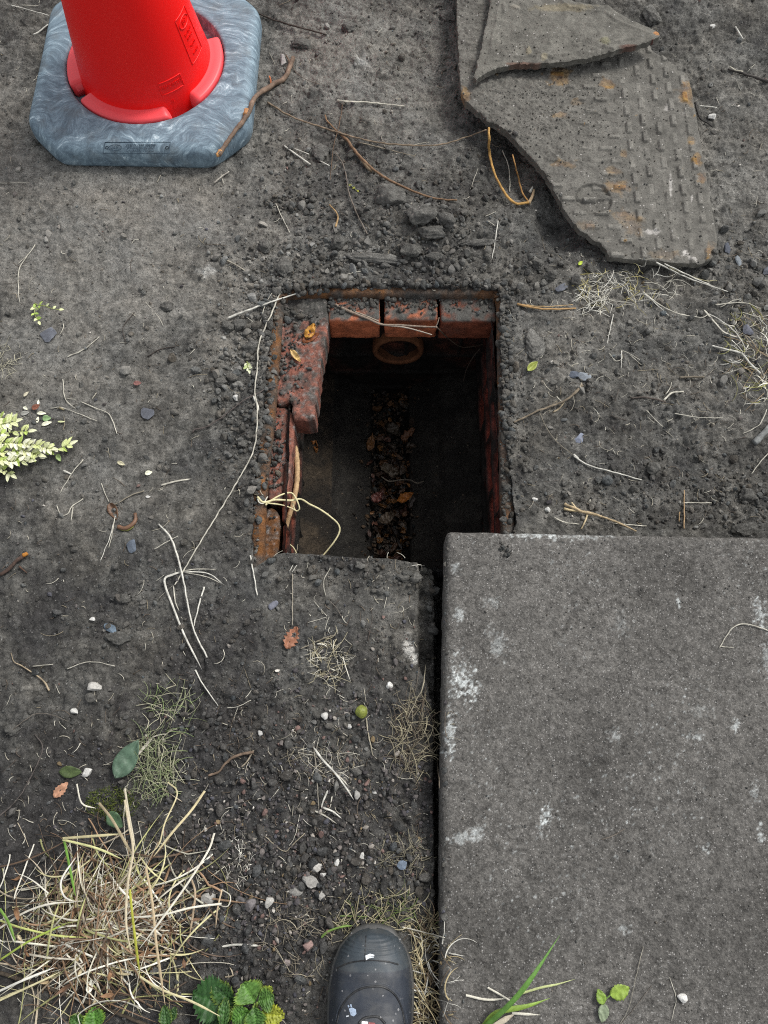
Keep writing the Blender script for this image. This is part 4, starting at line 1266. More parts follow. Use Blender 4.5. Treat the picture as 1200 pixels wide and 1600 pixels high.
pal = np.array([lin(92, 88, 86), lin(74, 71, 72), lin(110, 104, 100), lin(112, 92, 86), lin(84, 84, 90), lin(150, 144, 136), lin(205, 200, 190), lin(120, 105, 80)])
ci = r_.choice(8, n, p=[.30, .26, .16, .09, .08, .06, .03, .02])
pile(px, py, sz, pal[ci] * r_.uniform(.7, 1.2, n)[:, None], 2, mb, .3, ang=.85)
mb.put("gravel", M['stone'], kind='stuff', origin=(0, 0, 0), label="mixed small gravel in the soil before the boot", smooth=False)
# crumbs lying on slab, cover pieces, rim and bricks
n = 1500; r_ = np.random.default_rng(15)
px, py = sample(n, [(980, 900, 260, 90, .6), (720, 1200, 30, 400, .25), (740, 1500, 60, 100, .3)], .12, box=(698, 1240, 832, 1640), seed=14)
pile(px, py, np.clip(r_.lognormal(math.log(.0009), .4, n), .0005, .0026), lum(n, .8, 1.9, SOIL, 16, .05), 1, plate_mb, .2)
n = 1500; px, py = sample(n, [(860, 180, 110, 60, 1.), (800, 60, 60, 60, .5)], .25, box=(715, 1120, 0, 405), seed=17, ok=lambda a, b: inpoly(a, b, plate_px))
pile(px, py, np.clip(r_.lognormal(math.log(.0011), .45, n), .0006, .003), lum(n, .85, 1.35, PL_S, 18, .03), 1, plate_mb, .25)
plate_mb.put("grit_on_covers", M['soil'], kind='stuff', origin=(0, 0, 0), label="grit strewn over the slab and iron covers")
rim = MB(); plate_mb = rim
n = 2600; r_ = np.random.default_rng(19)
rimok = lambda a, b: ~inpoly(a, b, [(455, 655), (500, 600), (512, 500), (776, 502), (776, 870), (437, 870), (452, 800)]) & (b < 868) & ~((b > 765) & (b < 800) & (a > 412) & (a < 460))
px, py = sample(n, [(475, 478, 34, 22, 1.), (550, 472, 50, 14, .9), (640, 470, 60, 12, .7), (730, 470, 60, 14, .4), (790, 640, 9, 260, .8), (400, 700, 10, 200, .35), (430, 700, 12, 80, .45), (600, 450, 200, 8, .7), (450, 560, 20, 70, .3), (425, 500, 10, 40, .5)], 0, box=(390, 810, 440, 875), seed=20, ok=rimok)
sz = np.clip(r_.lognormal(math.log(.0019), .55, n), .0007, .0075)
pile(px, py, sz, lum(n, .65, 1.2, SOIL, 21), 2, rim, .3)
px2, py2 = sample(260, [(470, 452, 40, 9, 1.), (600, 446, 140, 6, .9), (560, 462, 160, 5, .35), (700, 452, 80, 7, .6), (792, 560, 7, 160, .6), (792, 760, 6, 80, .6), (418, 560, 9, 90, .5), (404, 720, 8, 90, .4)], 0, box=(390, 810, 430, 870), seed=77, ok=lambda a, b: ~inpoly(a, b, [(445, 468), (776, 468), (780, 870), (425, 870)]))
pile(px2, py2, np.random.default_rng(78).uniform(.003, .0095, 260), lum(260, .85, 1.3, SOIL, 79), 2, rim, .4)
px = np.array([458, 478, 497, 470, 488, 505, 450, 520, 535, 462, 482.]); py = np.array([480, 484, 492, 496, 505, 478, 500, 478, 488, 512, 474.])
pile(px, py, np.array([.011, .009, .010, .008, .007, .009, .008, .007, .006, .006, .008]), lum(11, .85, 1.15, SOIL, 22), 2, rim, .3)
rim.put("soil_on_rim", M['soil'], kind='stuff', origin=(0, 0, 0), label="loose soil lying on the rim and upper bricks")

# ------------------------------------------------------------------ single stones
def one_stone(name, px, py, rx, ry, col, label, cat, seed, group=None, mat='stone', hk=.45, ang=.7, rotd=0, pts=None, sub=3, sink=.3, dist=1.0):
    x, y = P(px, py, 0); z = float(surf(x, y)[0]); x, y = P(px, py, z)
    m = mpp(py, z)
    if mat == 'soil': sub = 4; rx *= .92; ry *= .92
    V, F = ico(sub); V = V.copy(); r = np.random.default_rng(seed)
    V = V * (1 + .16 * fbm3(V + seed, 1.2, 2, seed))[:, None]
    for _ in range(9):
        nn_ = r.normal(size=3) * np.array((1, 1, .8)); nn_ /= np.linalg.norm(nn_); d = r.uniform(min(.92, 1 - ang * .72), .93 - .12 * (ang > .5))
        k = V @ nn_; V = np.where((k > d)[:, None], V - (k - d)[:, None] * nn_, V)
    V = V / np.abs(V).max(0)
    if mat == 'soil':
        V = V * (1 + .30 * fbm3(V, 1.7, 2, seed + 1) + .22 * fbm3(V, 4.5, 4, seed))[:, None]
    else:
        V = V * (1 + .05 * fbm3(V * 1.0, 4, 3, seed))[:, None]
    a = rad(rotd); hz = min(rx, ry) * m * hk * 1.2
    W = np.stack([V[:, 0] * rx * m, V[:, 1] * ry * m, V[:, 2] * hz], 1)
    W = np.stack([W[:, 0] * math.cos(a) - W[:, 1] * math.sin(a), W[:, 0] * math.sin(a) + W[:, 1] * math.cos(a), W[:, 2]], 1) + np.array((x, y, z + hz * (1 - 2 * sink) * .8 + .001))
    c = np.array(col) if np.ndim(col) == 1 else None
    cc = np.tile(np.array(col), (len(W), 1)) * (1 + .25 * fbm3(V, 3, 3, seed))[:, None]
    return put(name, W, F, M[mat], col=cc, label=label, cat=cat, group=group, smooth=(mat == 'soil'))
SLATE = np.array(lin(98, 101, 108)); WH = np.array(lin(205, 204, 198)); SPK = np.array(lin(158, 156, 150))
for i, (px, py, rx, ry, c, lab, rt) in enumerate((
    (80, 524, 15, 12, SLATE, "blue-grey slate chip in the soil below the small green sprig", 20),
    (233, 647, 12, 11, SLATE * .85, "heart shaped grey slate chip on smooth soil left of the hole", 0),
    (173, 982, 12, 7, lin(96, 110, 122), "oval blue slate chip standing by three buried stones at lower left", -40),
    (205, 854, 8, 11, lin(90, 98, 108), "dull blue slate fragment beside the crescent fruit peel", 10),
    (427, 946, 8, 8, lin(112, 114, 124), "small round slate chip left of the orange leaf", 0),
    (876, 450, 11, 7, SLATE * .9, "slate chip above the tan stalk at right of the hole", 25),
    (905, 686, 10, 8, lin(122, 128, 142), "pale slate chip on bare soil right of the hole", 20),
    (897, 585, 9, 7, lin(88, 94, 104), "darker of the two touching slate chips beside the grey twig", 0),
    (913, 590, 11, 8, lin(128, 134, 140), "lighter of the two touching slate chips beside the grey twig", -25),
    (1168, 518, 9, 12, lin(100, 102, 110), "slate stone among dry straw near the right edge", 0),
    (1151, 408, 6, 11, lin(118, 124, 128), "long slate chip just off the corner of the iron cover", 10),
    (1134, 388, 7, 12, lin(82, 86, 94), "dark slate splinter touching the corner of the iron cover", -10),
    (627, 1351, 9, 7, lin(110, 122, 136), "bluish pebble between the boot toe and the slab gap", 0),
    (1198, 425, 8, 8, SLATE * .8, "grey slate piece cut by the right edge below the cover", 0))):
    one_stone("slate_chip", px, py, rx, ry, c, lab, "slate chip", 200 + i, group="slate chips in the soil", hk=.28, rotd=rt, ang=.9, sink=.1)
for i, (px, py, rx, ry, c, lab) in enumerate((
    (148, 1075, 12, 9, SPK * 1.2, "speckled white stone alone on dark soil at lower left"),
    (116, 1112, 7, 5, WH * .8, "small white pebble below the speckled white stone"),
    (145, 968, 5, 4, WH, "tiny bright white pebble beside the blue slate"),
    (137, 1207, 8, 7, WH * .9, "white pebble right of the orange leaf at lower left"),
    (836, 781, 5, 3.5, WH, "oval white pebble above the slab edge"),
    (856, 797, 6, 5, WH * .9, "white pebble nearer the root stump at the slab edge"),
    (370, 622, 6, 6, WH * .85, "white pebble in the dark clods left of the rim"),
    (608, 1071, 6, 6, WH, "bright white pebble in front of the white stain by the gap"),
    (507, 1118, 6, 7, WH * .8, "white pebble left of the green crab apple"),
    (546, 1135, 4, 4, WH * .75, "small white pebble directly below the crab apple"),
    (407, 1146, 4, 5, WH * .75, "small white pebble left of the folded straw"),
    (585, 1238, 4, 3.5, WH, "small white pebble right of the shredded straw"),
    (559, 1242, 5, 7, SPK, "grey-white pebble below the end of the folded straw"),
    (494, 1354, 10, 8, SPK * 1.3, "white chip at the top of the pale gravel cluster"),
    (485, 1375, 14, 11, SPK * .95, "largest pitted grey-white stone in the gravel"),
    (527, 1348, 5, 7, WH * .9, "white chip in the middle of the gravel"),
    (566, 1338, 4, 6, WH * .9, "upright white chip above the bluish pebble's row"),
    (505, 1365, 5, 4, WH * .9, "bright chip touching the pitted stone"),
    (462, 1392, 12, 8, SPK * .7, "dull grey stone left below the pitted stone"),
    (503, 1398, 7, 9, SPK, "grey-white pebble under the curved twig"),
    (422, 1408, 8, 10, SPK * 1.25, "white stone with a straw across it"),
    (391, 1414, 11, 10, lin(112, 108, 108), "flat grey stone between straw clump and gravel"),
    (376, 1405, 8, 7, lin(96, 94, 94), "small grey stone beside the flat grey stone"),
    (327, 1404, 12, 9, SPK * .95, "pale stone at the edge of the dry grass clump"),
    (482, 1477, 9, 8, lin(140, 118, 112), "pinkish stone left of the boot toe"),
    (448, 1503, 6, 6, lin(140, 130, 126), "small round pinkish stone left of the boot"),
    (1112, 185, 7, 6, WH * .85, "ring marked white pebble right of the iron cover"),
    (1112, 44, 5, 5, WH * .9, "white pebble near the top right corner"),
    (1064, 1557, 8, 8, WH * 1.05, "round white stone lying on the concrete slab"),
    (293, 866 - 0, 0.1, 0.1, WH, None),
    (96, 1100, .1, .1, WH, None),
    (443, 98, 6, 13, lin(150, 146, 142), "white topped stone at the upper end of the thick stick"))):
    if lab is None: continue
    one_stone("white_pebble" if np.mean(c) > .35 else "pebble", px, py, rx, ry, c, lab, "pebble", 300 + i, group="pebbles on the ground", hk=.6, sink=.2)
one_stone("crab_apple", 565, 1112, 10, 10.5, lin(122, 130, 58), "small round green crab apple lying on the soil", "crab apple", 5, mat='leaf', hk=.8, ang=.05, sink=.12)
SO = SOIL * 1.2
for i, (px, py, rx, ry, k, rt, hk, lab) in enumerate((
    (606, 312, 30, 24, 1.1, -20, .6, "largest rounded soil clod behind the hole under the brown root"),
    (657, 340, 27, 17, 1.15, 15, .7, "angular clod right of the largest clod"),
    (697, 348, 19, 13, 1.05, -30, .7, "dark angular clod third from left behind the hole"),
    (678, 366, 27, 11, 1.0, 0, .8, "long low clod below two angular clods"),
    (530, 383, 16, 13, 1.05, 30, .7, "rounded clod above the rim left of centre"),
    (640, 394, 20, 12, .95, 0, .7, "clod just behind the rusty rim centre"),
    (678, 403, 14, 10, .95, 0, .7, "small clod touching the one behind the rim centre"),
    (585, 407, 48, 11, 1.2, -4, .6, "long pale crust of soil along the far rim"),
    (745, 382, 35, 8, 1.1, 8, .6, "flat wedge shaped clod pointing left behind the rim"),
    (443, 420, 14, 19, 1.15, 0, .6, "tall clod above the rim's far left corner"),
    (393, 545, 16, 12, 1.1, 10, .7, "big clod left of the rim level with the small sprig"),
    (375, 510, 14, 10, 1.05, 0, .7, "clod beside the white straw left of the rim"),
    (355, 512, 12, 11, .95, 0, .7, "dark round clod outside the rim left"),
    (417, 388, 12, 15, 1.1, 20, .6, "slate coloured clod left above the rim corner"),
    (262, 480, 12, 9, .95, 0, .5, "half buried flat clod on smooth soil at left"),
    (345, 600, 12, 9, 1., 0, .7, "clod above the thin dark branch"),
    (380, 695, 9, 7, 1., 0, .7, "small clod below the thin dark branch"),
    (834, 541, 19, 27, 1.35, 8, .35, "pale square cornered lump of mortar right of the rim"),
    (1018, 735, 12, 13, 1.1, 0, .8, "pointed cone shaped clod right of the long pale straw"),
    (1036, 704, 10, 7, 1.2, 0, .8, "small light clod above the pointed clod"),
    (1165, 828, 24, 12, .85, 0, .7, "dark clod against the slab's far edge at right"),
    (1165, 775, 18, 12, .85, 0, .7, "dark clod above the one against the slab edge"),
    (900, 440, 10, 11, .9, 0, .8, "round clod left of the straw litter"),
    (838, 416, 12, 11, 1., 0, .8, "clod left below the broken iron cover"),
    (858, 433, 12, 11, 1., 0, .8, "clod in the middle below the broken iron cover"),
    (920, 420, 7, 9, .9, 0, .8, "dark pebble like clod under the cover's lower edge"),
    (650, 905, 11, 11, 1.1, 0, .8, "left clod of the pair at the near lip of the hole"),
    (662, 892, 9, 8, 1.05, 0, .8, "right clod of the pair at the near lip of the hole"),
    (628, 903, 12, 9, 1.05, 0, .7, "broad clod left of the pair at the near lip"),
    (563, 884, 9, 7, 1.15, 0, .7, "clod in the centre of the near lip"),
    (186, 998, 22, 11, .9, -8, .4, "flat buried stone under the oval blue slate"),
    (195, 935, 12, 8, .9, 0, .6, "dull clod above the oval blue slate"),
    (20, 1140, 16, 10, .9, 0, .5, "dark clod at the left edge beside the thin root"),
    (500, 240, 16, 20, .95, 35, .35, "thin leaf like flake of dried mud beside the brown root"),
    (1018, 30, 14, 24, 1.2, 10, .7, "tall clod beyond the point of the cover shard"),
    (700, 27, 14, 12, 1.15, 0, .5, "crusted clod at the top near the iron cover"),
    (470, 70, 18, 12, 1.05, 0, .5, "mud lump right of the cone base"),
    (545, 45, 14, 10, 1.1, 0, .6, "mud lump near the top edge in the middle"))):
    one_stone("soil_clod", px, py, rx, ry, np.clip(SO * k, 0, 1), lab, "clod", 400 + i, group="bigger clods of soil", mat='soil', hk=hk, rotd=rt, ang=.6, sink=.25)

# ------------------------------------------------------------------ stems, twigs, roots
STR = lin(210, 206, 190); STRW = lin(226, 224, 212); TAN = lin(168, 140, 100); GRY = lin(120, 112, 102); BRN = lin(112, 84, 64); DRK = lin(72, 64, 58); GOLD = lin(190, 150, 88); YEL = lin(206, 198, 156); GRN = lin(112, 146, 62)
def stem(name, cat, label, strands, group=None, mat='straw'):
    """strands: (points, radius px or (r0, r1), colour, lift mm, arch mm, kind)"""
    mb = MB()
    for q, st_ in enumerate(strands):
        pts, rp, col = st_[:3]; lift = st_[3] if len(st_) > 3 else 0; arch = st_[4] if len(st_) > 4 else 0; kd = st_[5] if len(st_) > 5 else 't'
        m = mpp(pts[0][1]) * (.52 if mat == 'straw' else .72); r0, r1 = rp if isinstance(rp, tuple) else (rp, rp * .75)
        ends = None
        if len(st_) > 6: ends = np.array(st_[6]) / 1000
        p = trace(pts, r0 * m, lift / 1000 * .6, arch / 1000, seed=q + len(name), wob=.8 if kd == 't' else .3, ends=ends)
        rr_ = np.linspace(r0, r1, len(p)) * m
        if kd == 't':
            col = np.array(col) * (.90 + .35 * vn2(np.arange(len(p)) * .31 + q * 5, p[:, 0] * 40, 8))[:, None] * (.78 if mat == 'straw' else .9)
            add_tube(mb, p, rr_ * (1 + .2 * vn2(np.arange(len(p)) * .12, p[:, 1] * 9 + q, 4)), col, sides=8, knob=.16, seed=q + len(label))
        else:
            t = np.linspace(0, 1, len(p)); rr_ = rr_ * np.clip(np.minimum((1 - t) * 8, t * 12 + .35), .12, 1)
            add_ribbon(mb, p, rr_, np.array(col) * (.72 + .3 * vn2(np.arange(len(p)) * .31 + q * 5, p[:, 0] * 40, 8))[:, None], fold=.3, twist=.5 if kd == 'w' else 0)
    return mb.put(name, M[mat], label=label, cat=cat, group=group)
stem("stick", "stick", "thick grey-brown stick leaning across the corner of the cone base", [([(458, 90), (446, 120), (424, 134), (399, 152), (386, 180), (362, 212), (342, 242)], (5.0, 4.2), lin(128, 108, 92), 2, 0), ([(447, 112), (452, 98), (447, 86)], (2.6, 1.4), lin(110, 92, 78), 2), ([(424, 134), (423, 126), (421, 119)], (2.6, 1.2), lin(184, 108, 70), 5), ([(345, 236), (341, 242), (338, 243)], (5, 3.5), lin(196, 148, 96), 2), ([(386, 172), (383, 180)], (5.2, 5), lin(190, 140, 96), 3)], mat='wood')
T = "twig"; TG = "twigs and roots behind the hole"
stem("twig", T, "long thin curved twig running from the cone towards the iron cover", [([(418, 160), (455, 182), (500, 198), (560, 216), (610, 225), (680, 227), (720, 217), (760, 203)], (1.9, 1.2), lin(140, 124, 104), 3, 4), ([(560, 222), (600, 232), (648, 244)], (1.1, .7), lin(150, 140, 122), 2)], TG, 'wood')
stem("root", "root", "brown tapering root below the long curved twig", [([(530, 207), (545, 222), (558, 240), (590, 270), (630, 292), (675, 309), (714, 313)], (3.4, 1.6), lin(134, 108, 84), 2, 3), ([(562, 245), (575, 262), (582, 267)], (4, 3.6), lin(140, 122, 98), 1), ([(508, 180), (512, 190), (530, 208)], (1.6, 1.5), lin(140, 112, 84), 2)], TG, 'wood')
stem("twig", T, "short straight straw coloured twig above the long curved one", [([(527, 157), (545, 159), (575, 160), (632, 166)], (1.7, 1.2), STR, 2, 2)], TG, 'wood')
stem("twig", T, "bent dark twig dropping down left of the largest clod", [([(524, 238), (538, 262), (545, 300), (556, 330), (574, 366)], (1.4, 1.5), GRY, 2, 3)], TG, 'wood')
stem("root", "root", "hair thin root crossing the long curved twig", [([(536, 160), (530, 195), (521, 230), (516, 282)], (.9, .6), lin(110, 90, 72), 3, 3)], TG, 'wood')
stem("root", "root", "golden looped root hanging out beside the iron cover", [([(764, 200), (765, 240), (774, 274), (790, 303), (806, 318), (826, 316)], (2.6, 2.6), GOLD, 4, 8), ([(826, 316), (816, 300), (808, 270), (801, 242)], (2.0, 1.4), lin(170, 130, 80), 4, 6), ([(785, 235), (795, 262), (797, 300)], (1.2, .8), STR, 2, 2), ([(826, 318), (832, 306), (834, 296)], (4, 2.5), lin(200, 175, 140), 3)], TG, 'wood')
stem("root", "root", "short curled root in the crumbs between cone and clods", [([(515, 320), (524, 330), (528, 342), (524, 355)], (1.6, 1.8), TAN, 2, 2)], TG, 'wood')
stem("root", "root", "dark wandering root beside the cone base corner", [([(402, 20), (425, 30), (465, 42), (510, 54)], (1.8, 1.5), DRK, 2, 3), ([(455, 95), (462, 112), (480, 125), (500, 132)], (1, .7), GRY, 2)], TG, 'wood')
SG = "pieces of straw and dry stalk"
def straws(*rows):
    for lab, strands in rows: stem("straw", "straw", lab, strands, SG)
straws(
 ("thick split white straw piece left of the mud flake", [([(444, 228), (465, 243), (485, 257)], (2.8, 2.2), STRW, 2)]),
 ("short white straw just above the thick split piece", [([(460, 232), (483, 241)], 1.4, STRW, 2)]),
 ("tiny white straw stub right of the mud flake", [([(501, 252), (515, 259)], 1.6, STRW, 2)]),
 ("thin pale straw standing among crumbs below the thick stick", [([(431, 318), (440, 338), (453, 364)], 1.3, STR, 2)]),
 ("upright white straw with a pebble at its foot behind the rim", [([(778, 345), (774, 375), (769, 404)], 1.5, STRW, 3)]),
 ("thin slanting straw left of the golden looped root", [([(735, 295), (747, 263)], 1, STR, 2)]),
 ("short straw rising right above the upright white straw", [([(758, 338), (775, 331)], 1.2, STR, 2)]),
 ("short straw falling right beside the upright white straw's top", [([(762, 345), (777, 355)], 1.2, STR, 2)]),
 ("broad white straw pointing at the rim's far left corner", [([(356, 497), (400, 480), (468, 457)], (3.4, 1.8), STRW, 5, 2)]),
 ("very long kinked straw running down the rim's left side", [([(438, 455), (425, 488), (405, 535), (402, 575), (398, 612), (402, 640), (397, 700), (372, 750), (342, 800), (310, 852), (286, 893), (273, 914)], (2.2, 1.7), STR, 4, 3), ([(396, 618), (402, 632), (404, 642)], (4, 2.5), STRW, 4), ([(425, 458), (415, 475), (404, 508), (392, 500), (385, 496)], 1.3, STR, 3)]),
 ("long white straw stalk with bends at lower left", [([(248, 819), (268, 843), (284, 895), (301, 978), (324, 1028)], (2.8, 2.0), STRW, 4, 5)]),
 ("spray of fine straw leaves beside the bent white stalk", [([(285, 893), (325, 896), (350, 914)], (2, 1), STRW, 4, 2, 'r'), ([(285, 892), (310, 889), (338, 890)], (1.4, .8), STR, 4, 2, 'r'), ([(287, 894), (322, 901), (346, 912)], (1.2, .8), STR, 3, 2, 'r')]),
 ("wide folded straw blade left of the bent white stalk", [([(285, 893), (270, 898), (257, 908), (272, 952), (290, 996), (315, 1045)], (3.2, 2.2), STRW, 3, 2, 'r'), ([(271, 916), (274, 940), (280, 955)], (2, 1.2), STR, 3, 1, 'r')]),
 ("straight straw joining the white stalk from the right", [([(319, 917), (310, 948), (303, 978)], (2.6, 1.8), STRW, 3)]),
 ("straw with a fine broken tip above the green tuft", [([(305, 1047), (317, 1069), (341, 1103)], (2.4, 1.0), STRW, 3)]),
 ("short straw crossing the top of the bent white stalk", [([(241, 858), (278, 837)], 1.4, STR, 5)]),
 ("single white straw in front of the rim's near left corner", [([(391, 868), (396, 895), (402, 930)], (2.2, 1.6), STRW, 2)]),
 ("two straws diverging below the crescent fruit peel", [([(180, 806), (172, 838), (157, 876)], (1.5, .9), STRW, 2), ([(179, 810), (175, 835), (170, 856)], (1.3, .9), STR, 2)]),
 ("tan root with a thick bleached end at left", [([(17, 1020), (22, 1034), (35, 1041), (66, 1062), (77, 1079)], (1.2, 2.8), lin(172, 156, 130), 2)]),
 ("thin pale curved straw above the speckled stone", [([(105, 1045), (133, 1035), (154, 1035), (180, 1041)], 1.3, STR, 2)]),
 ("small flat straw left of the thin curved one", [([(51, 1041), (83, 1038)], 1.2, STR, 2)]),
 ("thin dark root arching over the left foreground soil", [([(10, 1148), (52, 1117), (80, 1117), (106, 1127)], 1.1, GRY, 2, 2)]),
 ("pale branching straw right of the fine broken tip", [([(355, 1106), (372, 1104), (392, 1094)], 1.3, STR, 2), ([(372, 1104), (366, 1120)], .9, STR, 2)]),
 ("bent straw at the upper left under the cone", [([(55, 382), (44, 398), (28, 412)], 1.3, STR, 2), ([(42, 400), (29, 425), (30, 472)], 1.4, STR, 2)]),
 ("curved straw right of the blue-grey slate chip", [([(155, 526), (134, 544), (105, 558)], (1.2, 1.8), STR, 2)]),
 ("angular bent straw on smooth soil at left", [([(127, 628), (150, 638), (171, 648), (183, 678)], 1.6, STR, 2)]),
 ("forked straw above the angular bent one", [([(98, 593), (102, 623), (117, 638)], 1.5, STR, 2), ([(103, 622), (118, 624)], 1, STR, 2)]),
 ("thin straw with a bead like knot at left", [([(78, 638), (97, 637), (127, 648), (152, 658)], 1.3, STR, 2), ([(93, 637), (100, 640)], 3.6, lin(160, 150, 120), 2)]),
 ("straw with a white leaf end right of the variegated sprig", [([(130, 718), (112, 740), (94, 770)], 1.5, STR, 2), ([(99, 735), (112, 741)], (3.5, 1.5), STRW, 2, 0, 'r')]),
 ("flat pale straw above the crescent fruit peel", [([(252, 758), (275, 752), (299, 748)], (2.6, 2), STR, 2, 0, 'r')]),
 ("grey straw leading down to the brown curled leaf", [([(225, 767), (205, 774), (177, 790)], (2.2, 1.6), lin(160, 152, 134), 2)]),
 ("thin straw touching the curled leaf from above", [([(158, 755), (163, 768), (170, 784)], 1.3, STR, 2)]),
 ("hooked straw left of the brown curled leaf", [([(130, 779), (112, 792), (106, 803), (95, 804), (89, 790)], (1.8, 1.3), STR, 2), ([(114, 792), (111, 814)], 1.5, STR, 2)]),
 ("grey stalk piece left above the tall clod", [([(346, 403), (365, 412), (388, 426)], (2.2, 1.8), lin(170, 164, 148), 2)]),
 ("dark buried twig on the smooth soil at left", [([(230, 557), (250, 546), (274, 541)], 1.6, DRK, 1)]),
 ("dark hooked twig above the buried twig", [([(210, 488), (194, 508), (192, 520), (197, 538)], 1.3, DRK, 1)]),
 ("upright thin straw above the orange leaf", [([(457, 897), (457, 935), (457, 977)], (1.5, 1.3), lin(170, 162, 145), 2)]),
 ("curved thin straw at the near lip of the hole", [([(516, 887), (506, 908), (508, 930)], 1.2, STR, 2)]),
 ("right angled white straw at the near lip of the hole", [([(643, 884), (658, 883), (659, 897)], 1.3, STRW, 2)]),
 ("two short parallel white straws on the near lip", [([(452, 893), (458, 882)], 1.3, STRW, 2), ([(456, 894), (464, 883)], 1.3, STRW, 2)]),
 ("thin diagonal straws right of the orange leaf", [([(491, 940), (511, 963)], 1.1, STR, 2), ([(513, 936), (527, 952), (535, 966)], 1, GRY, 2), ([(481, 973), (511, 964)], 1, STR, 2)]),
 ("thick grey stalk pointing left from the root tangle", [([(524, 992), (505, 998), (470, 1014)], (2.6, 1.4), lin(150, 142, 124), 2)]),
 ("white folded straw in the gravel area", [([(490, 1168), (505, 1188), (522, 1206), (540, 1230), (553, 1250)], (3.2, 2.0), STRW, 3, 3, 'r'), ([(520, 1204), (535, 1218), (545, 1229)], (2, 1.4), STR, 3, 0, 'r')]),
 ("upright grey straw under the folded one", [([(490, 1166), (494, 1200), (498, 1264)], (2.0, 1.6), lin(150, 144, 130), 2)]),
 ("shredded white straw scraps above the gravel", [([(512, 1235), (505, 1252), (502, 1262)], (3, 1.6), STRW, 2, 0, 'r'), ([(505, 1262), (520, 1268), (534, 1279)], (3, 1.4), STRW, 2, 0, 'r'), ([(492, 1267), (510, 1276), (526, 1287)], (2.6, 1.2), STR, 2, 0, 'r'), ([(519, 1244), (516, 1262)], (2, 1), STR, 2, 0, 'r')]),
 ("straw below the green crab apple", [([(572, 1122), (576, 1150), (583, 1181)], (2.2, 1.4), lin(180, 172, 150), 2)]),
 ("bent straws rising along the slab gap", [([(665, 1039), (661, 1072), (650, 1095), (637, 1122)], (1.6, 1.6), lin(176, 168, 146), 5, 4), ([(655, 1042), (650, 1075), (643, 1092)], 1.2, GRY, 3)]),
 ("long dark stem standing in the slab gap", [([(679, 1108), (681, 1160), (687, 1232)], (1.7, 1.2), lin(120, 110, 95), 6, 2)]),
 ("forked dry stem in the gravel left of the folded straw", [([(468, 1273), (462, 1303), (452, 1322)], 1.2, STR, 2), ([(476, 1302), (455, 1322), (443, 1330), (413, 1306)], 1.3, lin(170, 160, 138), 2)]),
 ("flat white straw left of the boot", [([(347, 1479), (370, 1476), (408, 1478)], (3.0, 2.6), STRW, 3, 0, 'r')]),
 ("long pale straw crossing from boot to slab", [([(627, 1448), (660, 1456), (695, 1465)], (1.8, 1.4), STR, 8, 3)]),
 ("hooked straw lying on the slab's right side", [([(1124, 1012), (1135, 994), (1147, 979), (1165, 975), (1182, 979), (1202, 986)], (1.6, 2.0), STR, 1, 2), ([(1126, 1010), (1146, 1012)], 1.2, STR, 1)]),
 ("short brown straw in the middle of the slab", [([(939, 1312), (958, 1306), (976, 1295)], (1.8, 1.4), GRY, 1)]),
 ("hair thin straw upright on the slab's lower part", [([(1005, 1479), (993, 1530), (983, 1573), (968, 1602)], (1.1, .7), lin(170, 165, 150), 1, 2), ([(1018, 1540), (992, 1574), (970, 1600)], .8, GRY, 1)]),
 ("bent fine straw touching the round white stone", [([(1046, 1527), (1056, 1560), (1049, 1595)], 1.0, STR, 1)]),
 ("tan split stalk right of the rim", [([(808, 475), (835, 481), (860, 483), (900, 482)], (3.2, 2.2), lin(196, 158, 106), 2, 1), ([(808, 475), (850, 479), (895, 476)], (1.5, 1), lin(210, 180, 130), 4)]),
 ("sheaf of long straws below the iron cover's corner", [([(1025, 410), (1077, 435), (1138, 456)], (2.4, 1.4), STRW, 4, 2), ([(1038, 412), (1080, 432), (1116, 448)], (1.8, 1.2), STRW, 5, 2), ([(1046, 418), (1095, 437), (1120, 438)], (1.5, 1), YEL, 3, 2)]),
 ("long wavy straw stem right of the hole", [([(1004, 456), (1032, 477), (1060, 490), (1095, 496), (1105, 492)], (2.0, 1.4), STR, 3, 3), ([(1004, 456), (1025, 475), (1045, 493)], (1.8, 1.2), STRW, 3, 2)]),
 ("long pale straw on bare soil above the slab", [([(897, 713), (920, 727), (960, 738), (1002, 750)], (2.4, 1.8), STRW, 2, 2), ([(896, 710), (904, 716)], 3.2, STRW, 2)]),
 ("thin straw curving down to the long pale one", [([(843, 645), (856, 672), (872, 692), (897, 712)], (1.0, .8), lin(150, 142, 124), 2, 1)]),
 ("upright stem with a crossing straw behind the slab", [([(1069, 766), (1069, 795), (1069, 826)], (1.6, 2.0), lin(190, 160, 120), 3), ([(1067, 785), (1112, 786)], (1.5, 1.2), STR, 4), ([(1062, 800), (1061, 815)], (2, 1.5), TAN, 2)]),
 ("pale straight straw above the pointed clod", [([(1054, 646), (1090, 652), (1129, 653)], (1.5, 1.3), STR, 3), ([(1080, 646), (1087, 658)], 1.1, STR, 3)]),
 ("strong white straw angled down at the right edge", [([(1112, 540), (1135, 546), (1158, 552), (1172, 568), (1188, 584)], (2.2, 3.0), STRW, 4, 2)]),
 ("wavy fibre bundle near the right edge", [([(1100, 484), (1118, 505), (1133, 520), (1156, 528)], (2.6, 1.6), STR, 3, 1, 'r'), ([(1102, 488), (1125, 500), (1150, 520), (1165, 545)], (1.6, 1.2), STRW, 4, 2)]),
 ("pale forked straw at the right above the slate stone", [([(1118, 476), (1161, 473), (1188, 482)], (1.6, 1.2), STR, 3), ([(1125, 480), (1150, 468), (1160, 472)], 1, STR, 3), ([(1160, 488), (1202, 500)], 1.1, STR, 3)]),
 ("thin upright straw right of the hole", [([(958, 491), (954, 512), (948, 537)], 1.3, STRW, 2)]),
